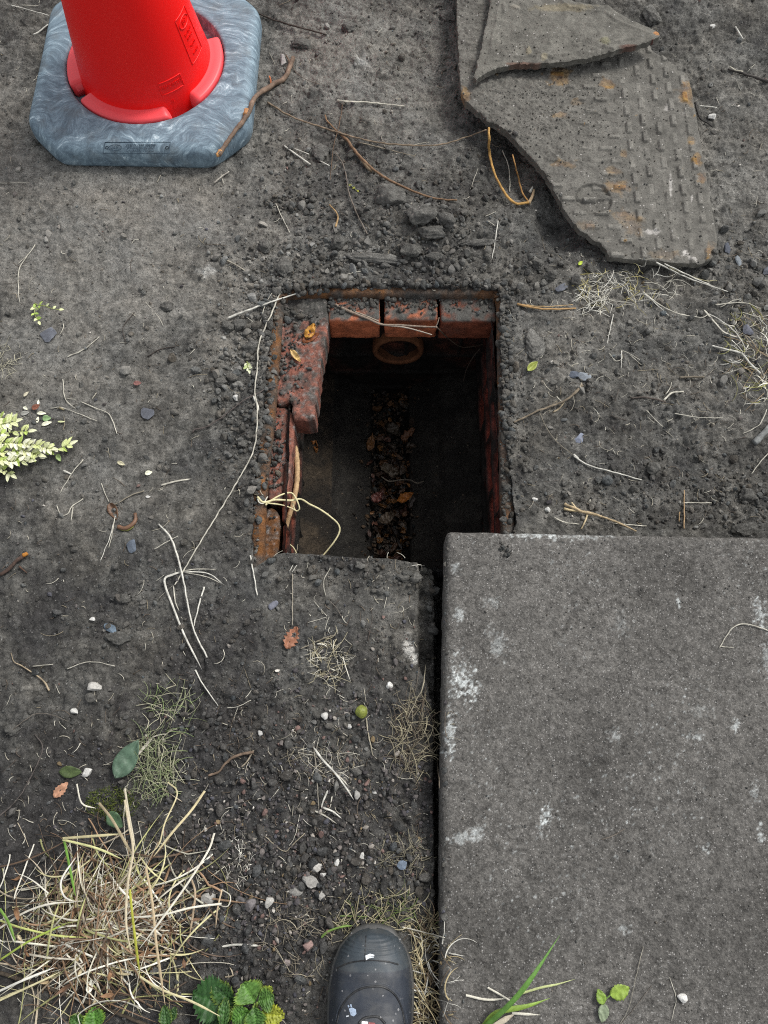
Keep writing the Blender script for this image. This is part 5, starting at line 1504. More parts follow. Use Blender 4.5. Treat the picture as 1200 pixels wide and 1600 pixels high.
 ("bent wiry straw trio in the middle right soil", [([(952, 552), (962, 564), (972, 560), (973, 548), (1000, 562)], 1.1, STR, 3), ([(971, 548), (971, 575)], 1.4, STRW, 3), ([(985, 555), (1002, 570)], .9, STR, 3)]),
 ("hooked root at the right edge beside the grey stick", [([(1198, 640), (1188, 662), (1174, 671), (1161, 678)], (1.6, 1.0), STR, 3, 2)]),
 ("thin straw below the grey stick at the right edge", [([(1202, 706), (1188, 722), (1174, 740)], (1.6, 1.2), STR, 2)]),
 ("white straw piece near the top right corner", [([(1149, 42), (1155, 52), (1161, 61)], 2.6, STRW, 2)]),
 ("pale straw right of the iron cover's rusty edge", [([(1092, 165), (1120, 168)], 1.6, STRW, 2)]),
 ("two short crossed straws left of the upright stem", [([(1010, 641), (1025, 657), (1036, 667)], 1.3, STR, 2), ([(1012, 652), (1022, 660)], 1, STR, 2)]),
 ("fine straws fanned at the top left beside the cone", [([(17, 8), (40, 14), (76, 24)], 1.3, STRW, 2), ([(52, 54), (62, 49), (75, 38)], 2.2, STRW, 2), ([(35, 8), (60, 9)], 1, STR, 2)]),
 ("short white straw at the cone base's near corner", [([(334, 286), (345, 277), (358, 268)], (2.6, 2.0), lin(190, 184, 172), 3), ([(345, 272), (350, 288)], 1.1, STR, 3)]),
 ("thin straw at the far left under the cone", [([(0, 286), (20, 286), (46, 285)], 1.0, STR, 2)]),
 ("white bundle of fibre by the golden root's tip", [([(828, 300), (832, 292)], (4.5, 3), STRW, 5)]),
 ("long straw hanging over the left foreground clump", [([(0, 1560), (60, 1535), (130, 1508), (190, 1480)], (2.0, 1.5), YEL, 16, 4)]),
)
stem("branch", "branch", "thin dark branch with a hooked end left of the hole", [([(301, 676), (304, 671), (320, 668), (345, 653), (380, 626), (398, 617), (415, 608), (436, 602)], (1.7, 1.1), lin(96, 88, 84), 3, 3)], mat='wood')
stem("twig", T, "grey forked twig on bare soil right of the hole", [([(803, 660), (822, 651), (843, 641), (881, 627), (897, 615), (910, 602)], (1.8, 3.0), lin(138, 126, 108), 2, 2), ([(864, 644), (874, 638), (882, 628)], (2, 1.8), lin(150, 138, 116), 2), ([(905, 607), (909, 598)], (2.4, 1.4), lin(170, 160, 140), 3), ([(870, 620), (878, 628)], 1.2, STR, 2)], mat='wood')
stem("root_stump", "root", "splintered tan root stump at the slab's far edge", [([(882, 787), (895, 793), (910, 799), (930, 804), (962, 815), (994, 830)], (3.6, 1.8), lin(188, 168, 134), 4, 3), ([(881, 795), (896, 798), (910, 800)], (2.6, 2), lin(196, 178, 140), 4), ([(893, 785), (900, 794)], (2.2, 1.6), lin(200, 184, 150), 4), ([(918, 802), (914, 815), (908, 827)], (2.2, 1.3), lin(190, 174, 140), 3), ([(866, 808), (882, 816), (905, 819)], (1.2, .8), STR, 2), ([(960, 818), (985, 820), (1010, 822)], 1.2, STR, 2)], mat='wood')
stem("twig", T, "dark twig with a curling pale tip right of the hole", [([(986, 622), (1010, 621), (1040, 628)], (2.0, 1.8), lin(88, 80, 74), 2), ([(1037, 625), (1050, 614), (1068, 612)], (2.0, 1.4), STR, 3), ([(1040, 616), (1047, 606), (1049, 598)], 1.1, STR, 2)], mat='wood')
stem("stick", "stick", "hollow grey stick end cut by the right edge", [([(1178, 692), (1190, 681), (1208, 660)], (6.5, 6.5), lin(128, 130, 128), 3)], mat='wood')
stem("twig", T, "pale scraped stick lying level near the straw litter", [([(1062, 590), (1080, 589), (1100, 589)], (2.6, 2.2), lin(120, 112, 98), 2)], mat='wood')
stem("twig", T, "dark stick at the upper right edge with a bleached tip", [([(1138, 108), (1165, 116), (1202, 128)], (2.0, 3.0), lin(78, 74, 70), 3), ([(1140, 104), (1150, 111), (1160, 113)], (1.4, 3), lin(180, 176, 160), 3)], mat='wood')
stem("twig", T, "dark thin stem curving beside the cover's right edge", [([(1087, 160), (1092, 182), (1105, 192), (1113, 198)], (2.4, 1.2), lin(64, 62, 60), 3)], mat='wood')
stem("stick", "stick", "brown gnarled stick beside the gravel at lower left", [([(396, 1175), (380, 1178), (363, 1184), (352, 1193), (343, 1205), (326, 1212)], (3.0, 2.4), lin(126, 108, 92), 3, 2), ([(396, 1172), (386, 1190), (377, 1198)], (2, 1.6), lin(150, 140, 122), 3)], mat='wood')
stem("stick", "stick", "knobbly dark twig with an orange cut end at far left", [([(0, 898), (14, 889), (24, 878), (36, 868)], (3.6, 4.2), lin(84, 68, 60), 3), ([(36, 868), (43, 864)], (5, 4), lin(196, 132, 60), 3), ([(30, 885), (42, 895)], (2, 1), lin(90, 70, 58), 2)], mat='wood')
stem("root", "root", "long bare root crossing below the dry grass clump", [([(0, 1520), (50, 1536), (120, 1560), (170, 1578), (230, 1602)], (4.0, 3.4), lin(74, 66, 56), 4, 0)], mat='wood')
stem("root", "root", "thin dark root looping up the left edge", [([(0, 1275), (30, 1245), (60, 1190), (66, 1165), (54, 1147)], (1.6, 1.3), lin(92, 86, 82), 3, 2)], mat='wood')
stem("bark_strip", "bark", "pale weathered bark strip beside the green leaf", [([(238, 1152), (225, 1168), (205, 1190), (187, 1216)], (4.2, 4.2), lin(196, 190, 174), 5, 2, 'r'), ([(238, 1152), (250, 1148), (262, 1147)], (2, 1), lin(196, 190, 174), 5, 0, 'r')])

# roots reaching into the hole: own heights
def free_tube(name, label, cat, strands, mat='wood', group=None):
    mb = MB()
    for q, (pts, r0, r1, col) in enumerate(strands):
        p = catmull([(*P(a, b, c), c) for a, b, c in pts], .003)
        add_tube(mb, p, np.linspace(r0, r1, len(p)), col, sides=8, knob=.14, seed=q + 3)
    return mb.put(name, M[mat], label=label, cat=cat, group=group)
free_tube("root", "thick beige root bowing out of the left brickwork into the hole", "root", [
    ([(453, 712, -.10), (455, 700, -.085), (461, 700, -.075), (464, 722, -.07), (464, 752, -.07), (458, 785, -.075), (449, 815, -.085), (442, 840, -.10), (434, 872, -.12)], .0052, .0042, lin(176, 148, 112))])
free_tube("rootlet", "knotted pale yellow rootlets dangling over the hole's left side", "root", [
    ([(402, 776, .004), (412, 785, .0), (430, 781, -.01), (455, 782, -.03), (470, 780, -.04), (484, 788, -.04), (500, 796, -.04), (517, 808, -.045), (529, 820, -.05), (530, 832, -.055), (521, 848, -.06), (503, 870, -.07)], .0020, .0013, YEL),
    ([(415, 789, .0), (425, 781, -.01), (440, 773, -.02), (455, 770, -.03), (463, 780, -.03), (468, 795, -.035), (462, 798, -.04), (457, 786, -.04)], .0016, .0012, YEL),
    ([(418, 786, .0), (440, 789, -.02), (455, 794, -.03), (464, 799, -.035)], .0013, .001, YEL),
    ([(403, 778, .003), (404, 784, .003), (411, 787, .0), (418, 776, .0)], .0012, .0009, STR),
    ([(446, 830, -.09), (447, 845, -.09), (458, 855, -.095), (464, 866, -.10)], .0014, .0009, YEL)], mat='straw')
free_tube("twig", "bare forked twig lying across the far bricks of the hole", "twig", [
    ([(524, 476, -.020), (545, 486, -.016), (575, 498, -.018), (597, 507, -.02), (625, 508, -.022), (655, 510, -.022), (683, 511, -.024)], .0026, .0014, lin(140, 126, 112)),
    ([(527, 479, -.022), (560, 489, -.018), (592, 502, -.02)], .0014, .0012, lin(150, 140, 126)),
    ([(600, 508, -.022), (635, 512, -.024), (675, 523, -.030)], .0016, .001, lin(170, 160, 146)),
    ([(680, 512, -.024), (684, 504, -.02), (686, 496, -.02)], .0011, .0008, lin(120, 108, 96)),
    ([(683, 512, -.024), (700, 528, -.08), (718, 541, -.12), (735, 542, -.13), (755, 538, -.13)], .0013, .0008, lin(84, 72, 60)),
    ([(750, 545, -.13), (738, 560, -.15), (728, 580, -.17), (724, 596, -.19)], .0011, .0007, lin(66, 58, 50))])

# ------------------------------------------------------------------ leaves
def leaf_geo(L, W, curl=.15, fold=.25, serr=0, n=13, tip=1.0, wav=.1, seed=0):
    """leaf in local coords along +x, base at origin; 7 verts across"""
    t = np.linspace(0, 1, n); sh = np.sin(np.pi * t ** .85) ** .75 * (1 - .15 * t); sh[0] = .05; sh[-1] = .02
    k = np.linspace(-1, 1, 7)
    T, K = np.meshgrid(t, k, indexing='ij')
    w = sh[:, None] * W * .5
    if serr: w = w * (1 + serr * ((np.arange(n) % 2)[:, None] - .5) * (np.abs(K) > .9))
    X = T * L + (serr * .04 * L * (np.abs(K) > .9) * (np.arange(n) % 2)[:, None] if serr else 0); Y = K * w
    Z = np.abs(K) * w * fold * 1.2 + curl * L * (T - .5) ** 2 * 1.0 - curl * L * .25 + wav * W * .3 * vn2(T * 5 + seed, K * 1.7 + seed * 1.3, 7)
    V = np.stack([X, Y, Z], -1).reshape(-1, 3)
    i = np.arange(n - 1)[:, None] * 7; j = np.arange(6)[None]
    F = np.stack([i + j, i + 7 + j, i + 7 + j + 1, i + j + 1], -1).reshape(-1, 4)
    V2 = V.copy(); V2[:, 2] -= .0003
    # closing band round the outline makes it a thin solid
    b = list(range(0, 7)) + [7 * q + 6 for q in range(1, n)] + [7 * (n - 1) + q for q in range(5, -1, -1)] + [7 * q for q in range(n - 2, 0, -1)]
    m = len(V); Q = np.array([(b[q], b[(q + 1) % len(b)], b[(q + 1) % len(b)] + m, b[q] + m) for q in range(len(b))])
    rib = np.exp(-(K / .12) ** 2).reshape(-1)
    return np.vstack([V, V2]), np.vstack([F, F[:, ::-1] + m, Q]), np.concatenate([rib, rib])
def add_leaf(mb, x, y, z, yaw, pitch, roll, L, W, col, **k):
    V, F, rib = leaf_geo(L, W, **k)
    cr_, sr = math.cos(roll), math.sin(roll); V = np.stack([V[:, 0], V[:, 1] * cr_ - V[:, 2] * sr, V[:, 1] * sr + V[:, 2] * cr_], 1)
    cp, sp_ = math.cos(pitch), math.sin(pitch); V = np.stack([V[:, 0] * cp - V[:, 2] * sp_, V[:, 1], V[:, 0] * sp_ + V[:, 2] * cp], 1)
    cy, sy = math.cos(yaw), math.sin(yaw); V = np.stack([V[:, 0] * cy - V[:, 1] * sy, V[:, 0] * sy + V[:, 1] * cy, V[:, 2]], 1)
    c = np.array(col)[None] * (1 - .0 * rib[:, None]) + rib[:, None] * .12 * np.array(col)
    mb.add(V + np.array((x, y, z)), F, c)
def lay_leaf(name, label, cat, pa, pb, Wpx, col, z=.004, curl=.15, fold=.2, roll=0.2, group="fallen leaves", parent_z=None, wav=.3, serr=0, n=13):
    a = np.array(P(*pa, 0)); g = float(surf(*a)[0]) if parent_z is None else parent_z
    a = np.array(P(*pa, g + z)); b = np.array(P(*pb, g + z)); d = b - a; L = np.linalg.norm(d)
    mb = MB(); add_leaf(mb, a[0], a[1], g + z, math.atan2(d[1], d[0]), 0, roll, L, Wpx * mpp(pa[1], g), col, curl=curl, fold=fold, seed=int(pa[0]), wav=wav, serr=serr, n=n)
    return mb.put(name, M['leaf'], label=label, cat=cat, group=group)
ORG = lin(146, 100, 76)
lay_leaf("dead_leaf", "orange-brown crumpled leaf in front of the hole", "leaf", (447, 1014), (464, 979), 22, ORG, fold=.5, curl=.3, wav=.7, serr=.5)
lay_leaf("dead_leaf", "long orange leaf beside the white pebble at lower left", "leaf", (84, 1246), (106, 1222), 16, lin(170, 128, 102), fold=.4, wav=.4, serr=.3)
lay_leaf("dead_leaf", "brown curled leaf with stalk left of the fruit peel", "leaf", (172, 786), (183, 812), 17, lin(98, 72, 52), fold=.7, curl=.5, wav=.6)
lay_leaf("green_leaf", "dark olive leaf above the long orange leaf", "leaf", (92, 1206), (128, 1206), 20, lin(70, 84, 48), fold=.2)
lay_leaf("green_leaf", "dull blue-green leaf partly under the bark strip", "leaf", (180, 1216), (216, 1156), 36, lin(76, 98, 80), fold=.10, curl=.1, z=.014, wav=.5)
lay_leaf("green_leaf", "green leaf end poking from the dry grass clump", "leaf", (168, 1270), (192, 1292), 24, lin(78, 104, 74), fold=.3, z=.012)
lay_leaf("green_leaf", "curled yellow-green leaf right of the rim", "leaf", (824, 579), (840, 565), 13, lin(142, 150, 72), fold=.6, curl=.4)
lay_leaf("green_leaf", "tiny bright green leaf under the iron cover", "leaf", (904, 414), (910, 408), 6, lin(170, 190, 50), fold=.3)
lay_leaf("dead_leaf", "yellow leaf scrap furthest up on the broken corner brick", "leaf", (478, 528), (492, 506), 16, lin(180, 130, 52), fold=.5, curl=.4, wav=1.3, parent_z=zb, z=.006)
lay_leaf("dead_leaf", "pale yellow leaf scrap lower on the broken corner brick", "leaf", (454, 546), (470, 566), 10, lin(196, 164, 104), fold=.5, curl=.3, wav=1.0, parent_z=zb, z=.006)
lay_leaf("dead_leaf", "rust coloured leaf under the yellow scrap on the corner brick", "leaf", (472, 534), (500, 520), 14, lin(120, 68, 36), fold=.3, curl=.2, wav=1.0, parent_z=zb, z=.003)
lay_leaf("dead_leaf", "small reddish leaf flake on smooth soil at left", "leaf", (208, 599), (221, 598), 8, lin(128, 88, 82))
lay_leaf("dead_leaf", "small rust brown leaf right of the big green sprig", "leaf", (50, 640), (62, 632), 9, lin(124, 78, 60), fold=.5)
lay_leaf("pale_leaf", "white leaf lying upright at the foot of the dry grass clump", "leaf", (138, 1552), (142, 1530), 11, lin(220, 220, 205), z=.02)
# crescent of peel
stem("fruit_peel", "fruit peel", "crescent of green and red fruit peel beside the curled leaf", [([(211, 802), (212, 812), (206, 820), (196, 825), (184, 823)], (4.5, 4.5), lin(128, 96, 74), 3, 0), ([(184, 823), (190, 827), (200, 828), (208, 822)], (3.0, 2.6), lin(116, 116, 58), 1, 0)], mat='leaf')
# leaves at the bottom of the hole
def deep(px, py, z): return P(px, py, z)
LF = []
LG_ = "leaf litter at the bottom of the hole"
r_ = np.random.default_rng(33)
for i, (px, py, L, W, c, z, lab) in enumerate((
    (492, 713, .038, .032, lin(128, 84, 44), -.312, "brown leaf alone on the left floor of the hole"),
    (638, 688, .040, .020, lin(104, 72, 50), -.365, "brown leaf with a raised tip in the drain channel"),
    (588, 706, .042, .020, lin(110, 76, 44), -.368, "brown leaf at the channel's left side"),
    (632, 784, .040, .022, lin(150, 92, 34), -.362, "orange leaf, brightest in the drain channel"),
    (590, 784, .030, .024, lin(96, 56, 48), -.365, "reddish leaf in the channel left of the orange one"),
    (608, 730, .045, .030, lin(84, 76, 64), -.370, "grey leaf in the middle of the drain channel"),
    (604, 816, .036, .026, lin(88, 76, 62), -.372, "grey-brown leaf nearest in the drain channel"),
    (617, 664, .036, .028, lin(74, 66, 56), -.374, "dark leaf furthest back in the drain channel"),
    (625, 748, .030, .024, lin(78, 68, 56), -.366, "dull leaf right of the channel's middle"),
    (733, 783, .022, .011, lin(112, 84, 74), -.315, "pinkish leaf on the right floor of the hole"),
    (714, 720, .014, .012, lin(96, 66, 44), -.325, "small brown leaf furthest back on the right floor"),
    (728, 858 - 20, .012, .010, lin(90, 84, 70), -.32, "tiny pale leaf nearest on the right floor"))):
    x, y = P(px, py, z); mb = MB()
    add_leaf(mb, x - L * .4, y, z + .004, r_.uniform(-.9, .9) + (0 if i % 2 else 1.2), .1, r_.uniform(-.4, .4), L, W, np.array(c) * (.95 if i else 1.3), curl=.4, fold=.3, wav=1.5, seed=i)
    mb.put("dead_leaf", M['leaf'], label=lab, cat="leaf", group=LG_)
mb = MB(); n = 1500
px = np.random.default_rng(41).normal(608, 15, n); py = np.random.default_rng(42).uniform(575, 872, n)
xy = np.array([P(a, b, -.39) for a, b in zip(px, py)])
hp = np.clip(.5 + fbm(xy[:, 0], xy[:, 1], 14, 3, 401), 0, 1) * sstep(.33, .5, .9 - np.abs((py - 740) / 260))
z_ = np.array([bench_z(a, b) for a, b in xy]) + np.random.default_rng(40).uniform(0, 1, n) * .035 * hp * np.exp(-((px - 608) / 24) ** 2)
scatter(mb, np.column_stack([xy, z_ + .002]), np.random.default_rng(43).uniform(.002, .0085, n), lum(n, .2, 1.3, np.array(lin(74, 64, 54)), 44, .2), sub=1, ang=1.0)
r_ = np.random.default_rng(49)
for q in range(150):
    a_, b_ = r_.normal(612, 17), np.clip(r_.normal(745, 70), 600, 865); x, y = P(a_, b_, -.37)
    c_ = [lin(110, 78, 50), lin(84, 72, 60), lin(128, 88, 46), lin(70, 60, 52), lin(96, 66, 54)][r_.integers(5)]
    LF.append((x, y, bench_z(x, y) + .012 + .02 * r_.random(), r_.uniform(0, 6.28), r_.normal(0, .4), r_.normal(0, .6), r_.uniform(.012, .03), r_.uniform(.007, .018), np.array(c_) * r_.uniform(.25, .9)))
n = 260; xx = np.random.default_rng(45).uniform(XL + .01, XR - .01, n); yy = np.random.default_rng(46).uniform(.25, .8, n)
scatter(mb, np.column_stack([xx, yy, np.array([bench_z(a, b) for a, b in zip(xx, yy)]) + .001]), np.random.default_rng(47).uniform(.0008, .003, n), lum(n, .4, 3, np.array(lin(66, 60, 52)), 48, .1), sub=1)
mb.put("channel_debris", M['stone'], kind='stuff', origin=(0, 0, -.4), label="silt and broken bits in the drain channel")
free_tube("root", "thin grey root lying across the channel debris", "root", [([(596, 745, -.36), (608, 752, -.355), (625, 750, -.355), (640, 750, -.35), (652, 755, -.345), (662, 752, -.34)], .0016, .0018, lin(96, 90, 80))])

mb = MB()
for q, (x, y, z, yw, pt, rl, L, W, c_) in enumerate(LF):
    add_leaf(mb, x, y, z, yw, pt, rl, L, W, np.array(c_) * 1.1, curl=.4, fold=.3, wav=1.5, seed=q, n=7)
mb.put("leaf_litter", M['leaf'], kind='stuff', origin=(0, 0, -.4), label="sodden brown leaf mush filling the drain channel")
# ------------------------------------------------------------------ living plants
def sprig(name, label, cat, stems, leaf, cols, seed, group=None):
    """stems: lists of (px, py, z mm); leaves in pairs along each"""
    r = np.random.default_rng(seed)
    p0 = P(stems[0][0][0], stems[0][0][1], 0); e = empty(name, (p0[0], p0[1], 0), label, cat, group)
    ms = MB(); ml = MB()
    for sp_ in stems:
        base = float(surf(*P(sp_[0][0], sp_[0][1], 0))[0])
        p = catmull([(*P(a, b, c / 1000), base * 0 + c / 1000 + max(0, base)) for a, b, c in sp_], .003)
        add_tube(ms, p, np.linspace(.0013, .0007, len(p)), lin(132, 140, 84), sides=6)
        t_, s_, _ = frames(p); n = len(p); step = leaf[2]
        for k in range(1, n, step):
            for sd_ in (-1, 1):
                d = t_[k]; yaw = math.atan2(d[1], d[0]) + sd_ * r.uniform(.5, 1.15)
                if r.random() < .1: continue
                L = leaf[0] * r.uniform(.7, 1.15)
                add_leaf(ml, *p[k], yaw, r.uniform(.0, .55), r.uniform(-.4, .4), L, leaf[1] * r.uniform(.8, 1.2), cols[r.integers(len(cols))], curl=-.1, fold=.35, wav=.3, seed=k, n=9)
        add_leaf(ml, *p[-1], math.atan2(t_[-1][1], t_[-1][0]), .1, 0, leaf[0], leaf[1], cols[0], curl=-.1, fold=.3, n=9)
    ms.put("stem", M['leaf'], parent=e); ml.put("leaves", M['leaf'], parent=e)
CR = [lin(222, 224, 186), lin(204, 212, 150), lin(232, 232, 206), lin(176, 196, 104), lin(214, 218, 168)]
CRG = [lin(214, 220, 168), lin(150, 176, 84), lin(176, 196, 104)]
sprig("variegated_sprig", "large variegated sprig of cream and green leaves at the left edge", "sprig", [
    [(-40, 690, 10), (0, 692, 26), (30, 694, 28), (62, 698, 20), (78, 702, 12)], [(70, 702, 10), (88, 702, 8), (100, 698, 10), (108, 695, 10)],
    [(-40, 720, 10), (0, 722, 18), (25, 724, 18), (46, 724, 14)], [(-40, 660, 8), (-10, 664, 20), (10, 662, 22), (22, 660, 20)],
    [(-30, 675, 10), (0, 680, 22), (25, 676, 14), (45, 676, 8)], [(-20, 735, 10), (5, 734, 14), (18, 742, 8)], [(-30, 705, 16), (5, 708, 24), (40, 706, 22), (60, 712, 14)], [(-30, 650, 8), (-5, 652, 16), (14, 655, 14)], [(-40, 712, 10), (-5, 714, 20), (30, 716, 20), (50, 716, 12)]], (.0165, .0072, 2), CR, 3)
sprig("green_sprig", "small fresh green sprig on trodden soil at left", "sprig", [[(54, 474, 3), (60, 477, 8), (70, 478, 10), (80, 482, 10), (92, 484, 8)], [(56, 478, 4), (54, 490, 6), (60, 502, 8)]], (.010, .0055, 4), CRG, 5, "small sprigs")
sprig("green_sprig", "tiny seedling between the clods and the rim", "sprig", [[(386, 566, 3), (388, 574, 8), (389, 578, 9)]], (.010, .005, 2), [lin(210, 214, 180), lin(176, 190, 130)], 6, "small sprigs")
sprig("green_sprig", "tiny yellow-green tuft beside the bent dark twig", "sprig", [[(545, 290, 3), (552, 295, 6), (558, 300, 5)]], (.005, .003, 3), [lin(160, 160, 60)], 7, "small sprigs")
# loose cream leaflets near the big sprig
k = 0
for (px, py, a, L, W, c, lab) in ((66, 647, 0, 15, 6, CR[2], "cream leaflet lying level above the sprig, third from the sprig's tip"), (74, 663, .35, 17, 7, CR[2], "widest cream leaflet above the sprig's tip"), (41, 639, -.5, 9, 5, CR[2], "small slanting cream leaflet left of the rust brown leaf"), (60, 657, 1.5, 11, 5, CR[2], "upright cream leaflet above the sprig"), (61, 630, 1.6, 10, 4, CR[2], "topmost upright cream leaflet over the rust brown leaf"), (74, 655, .1, 14, 11, lin(132, 160, 112), "pale green rounded leaflet among the cream ones"), (69, 716, .1, 12, 5, CR[2], "cream leaflet below the sprig's neck"), (93, 716, -1.0, 15, 9, lin(150, 172, 112), "green leaflet below the sprig's tip"), (40, 647, .3, 14, 8, lin(150, 150, 144), "glassy grey leaflet at the far left of the loose ones"), (97, 660, 0, 12, 3, CR[4], "thin cream leaflet right of the loose ones"), (233, 740, .3, 12, 8, CR[2], "cream leaflet left of the flat pale straw"), (232, 777, 0, 8, 4, WH, "white leaflet above the fruit peel"), (190, 725, -.4, 14, 7, lin(186, 180, 150), "curled cream leaflet among the dark roots at left"), (42, 617, .9, 11, 5, lin(190, 184, 160), "curled leaflet above the big sprig")):
    z = float(surf(*P(px, py, 0))[0]); x, y = P(px, py, z); m = mpp(py); mb = MB()
    add_leaf(mb, x - math.cos(a) * L * m * .5, y - math.sin(a) * L * m * .5, z + .003, a, 0, .15, L * m, W * m, c, curl=-.1, fold=.3, n=9)
    mb.put("leaflet", M['leaf'], label=lab, cat="leaflet", group="loose pale leaflets"); k += 1
# round leaflets on the slab
e = empty("clover_sprig", (*P(955, 1570, SLAB_Z), SLAB_Z), "three leafed green sprig lying on the slab near the bottom edge", "sprig")
mb = MB(); z = SLAB_Z + .006
for (pa, pb, W, c) in (((953, 1555), (984, 1543), 25, lin(134, 158, 66)), ((943, 1570), (934, 1545), 17, lin(118, 146, 58)), ((945, 1568), (940, 1598), 18, lin(126, 138, 112))):
    a = np.array(P(*pa, z)); b = np.array(P(*pb, z)); d = b - a
    add_leaf(mb, a[0], a[1], z, math.atan2(d[1], d[0]), 0, .1, np.linalg.norm(d), W * mpp(1560, z), c, curl=-.15, fold=.15, wav=.4, serr=.15, n=15)
mb.put("leaves", M['leaf'], parent=e)
mb = MB(); add_tube(mb, catmull([(*P(955, 1554, z), z), (*P(947, 1562, z), z - .002), (*P(944, 1570, z), z - .003)], .003), .0010, lin(110, 140, 70), sides=6); mb.put("stem", M['leaf'], parent=e)
# grass blades over the slab
e = empty("grass_plant", (*P(755, 1605, SLAB_Z), SLAB_Z), "fresh green grass blades and dry straws leaning over the slab", "grass plant")
def blade(mb, pts, w, col, z0=0, z1=0, zm=0, fold=.35):
    n = len(pts); zs = [SLAB_Z + z0 + (z1 - z0) * k / (n - 1) + zm * math.sin(math.pi * k / (n - 1)) for k in range(n)]
    p = catmull([(*P(a, b, z), z) for (a, b), z in zip(pts, zs)], .004); t = np.linspace(0, 1, len(p))
    add_ribbon(mb, p, w * mpp(1530, SLAB_Z) * np.clip(np.minimum(1.0, (1 - t) * 2.2 + .03), 0, 1), col, fold=fold)
mb = MB()
blade(mb, [(748, 1612), (790, 1575), (825, 1535), (875, 1461)], 3.8, lin(92, 134, 58), .002, .03, .02)
blade(mb, [(752, 1608), (775, 1583), (823, 1572), (859, 1560)], 3.8, lin(124, 152, 62), .002, .010, .01, .15)
blade(mb, [(808, 1554), (845, 1543), (870, 1538), (898, 1530)], 1.6, lin(176, 184, 128), .01, .004, .004)
blade(mb, [(762, 1543), (785, 1556), (812, 1573)], 1.3, STR, .003, .006)
blade(mb, [(728, 1555), (762, 1562), (800, 1559)], 1.6, STR, .003, .003)
blade(mb, [(800, 1583), (845, 1586)], 1.8, STR, .004, .003)
blade(mb, [(770, 1605), (790, 1592), (805, 1584)], 4, lin(190, 180, 160), .003, .004)
mb.put("blade", M['leaf'], parent=e)
# nettle-like plants on the lower edge
def broad(name, label, leaves, seed):
    pz = leaves[0]; e = empty(name, (*P(pz[0][0], pz[0][1], .01), 0), label, "nettle", "nettle plants at the lower edge")
    for (pa, pb, W, c, z, roll) in leaves:
        a = np.array(P(*pa, z)); b = np.array(P(*pb, z)); d = b - a; mb = MB()
        L = np.linalg.norm(d); n = 23; t = np.linspace(0, 1, n); sh = np.sin(np.pi * np.clip(t * .93 + .07, 0, 1)) ** .8; sh[-1] = .04
        k = np.linspace(-1, 1, 13); T_, K_ = np.meshgrid(t, k, indexing='ij')
        w = sh[:, None] * W * mpp(1570) * .5
        ser = (np.arange(n) % 2)[:, None]
        w = w * (1 + .20 * (ser - .5) * (np.abs(K_) > .95))
        X = T_ * L + .05 * L * ser * (np.abs(K_) > .95) + .12 * L * np.abs(K_) * (1 - T_); Y = K_ * w
        vein = np.abs(((T_ - .38 * np.abs(K_)) * 7) % 1 - .5)
        Z = .22 * np.abs(K_) * w - .18 * L * (T_ - .35) ** 2 - .0030 * (np.clip(vein, .0, .5) < .12) - .0022 * (np.abs(K_) < .08) + .0022 * vn2(T_ * 9 + seed, K_ * 6, 3)
        V = np.stack([X, Y, Z], -1).reshape(-1, 3)
        cr_, sr = math.cos(roll), math.sin(roll); V = np.stack([V[:, 0], V[:, 1] * cr_ - V[:, 2] * sr, V[:, 1] * sr + V[:, 2] * cr_], 1)
        yw = math.atan2(d[1], d[0]); V = np.stack([V[:, 0] * math.cos(yw) - V[:, 1] * math.sin(yw), V[:, 0] * math.sin(yw) + V[:, 1] * math.cos(yw), V[:, 2]], 1) + np.array((a[0], a[1], z))
        i = np.arange(n - 1)[:, None] * 13; j = np.arange(12)[None]; F = np.stack([i + j, i + 13 + j, i + 13 + j + 1, i + j + 1], -1).reshape(-1, 4)
        V2 = V - np.array((0, 0, .0004)); c = np.array(c) * .72; edge = np.clip((np.abs(K_) - .75) * 3, 0, 1).reshape(-1, 1)
        cc = c * (1 + .3 * vn2(T_ * 6, K_ * 3 + seed, 9).reshape(-1, 1)) + edge * np.array((.10, .09, .0)) * (c[0] > .03) + (np.abs(K_) < .08).reshape(-1, 1) * c * .5
        mb.add(np.vstack([V, V2]), np.vstack([F, F[:, ::-1] + len(V)]), np.vstack([cc, cc]))
        mb.put("leaf", M['leaf'], parent=e)
    mb = MB(); a0 = P(leaves[0][0][0], leaves[0][0][1] + 20, 0)
    for (pa, pb, W, c, z, roll) in leaves:
        a = P(*pa, z); add_tube(mb, catmull([(a0[0], a0[1], .0), ((a0[0] + a[0]) / 2, (a0[1] + a[1]) / 2 - .004, z * .7), (a[0], a[1], z)], .004), .0013, lin(110, 130, 60), sides=6)
    mb.put("stem", M['leaf'], parent=e)
broad("nettle", "dark green nettle with serrated leaves left at the lower edge", [((363, 1566), (300, 1556), 62, lin(52, 92, 42), .030, .1), ((368, 1572), (330, 1535), 34, lin(58, 98, 44), .032, -.1), ((362, 1576), (318, 1606), 50, lin(46, 84, 40), .022, .2), ((348, 1612), (352, 1560), 20, lin(72, 112, 52), .045, 0)], 3)
broad("nettle", "yellow-green nettle with mottled leaves beside the boot", [((398, 1568), (380, 1536), 46, lin(96, 138, 60), .050, .1), ((392, 1580), (362, 1596), 36, lin(92, 140, 56), .046, 0), ((402, 1566), (428, 1558), 36, lin(84, 124, 52), .052, 0), ((404, 1584), (444, 1588), 30, lin(168, 176, 60), .040, .1), ((396, 1572), (402, 1610), 34, lin(82, 124, 54), .055, .1), ((405, 1562), (425, 1543), 20, lin(150, 170, 60), .045, 0)], 6)
broad("nettle", "small nettle tip under the dry grass clump", [((150, 1612), (146, 1574), 34, lin(88, 136, 52), .020, 0), ((135, 1606), (108, 1590), 24, lin(76, 116, 50), .016, 0)], 9)
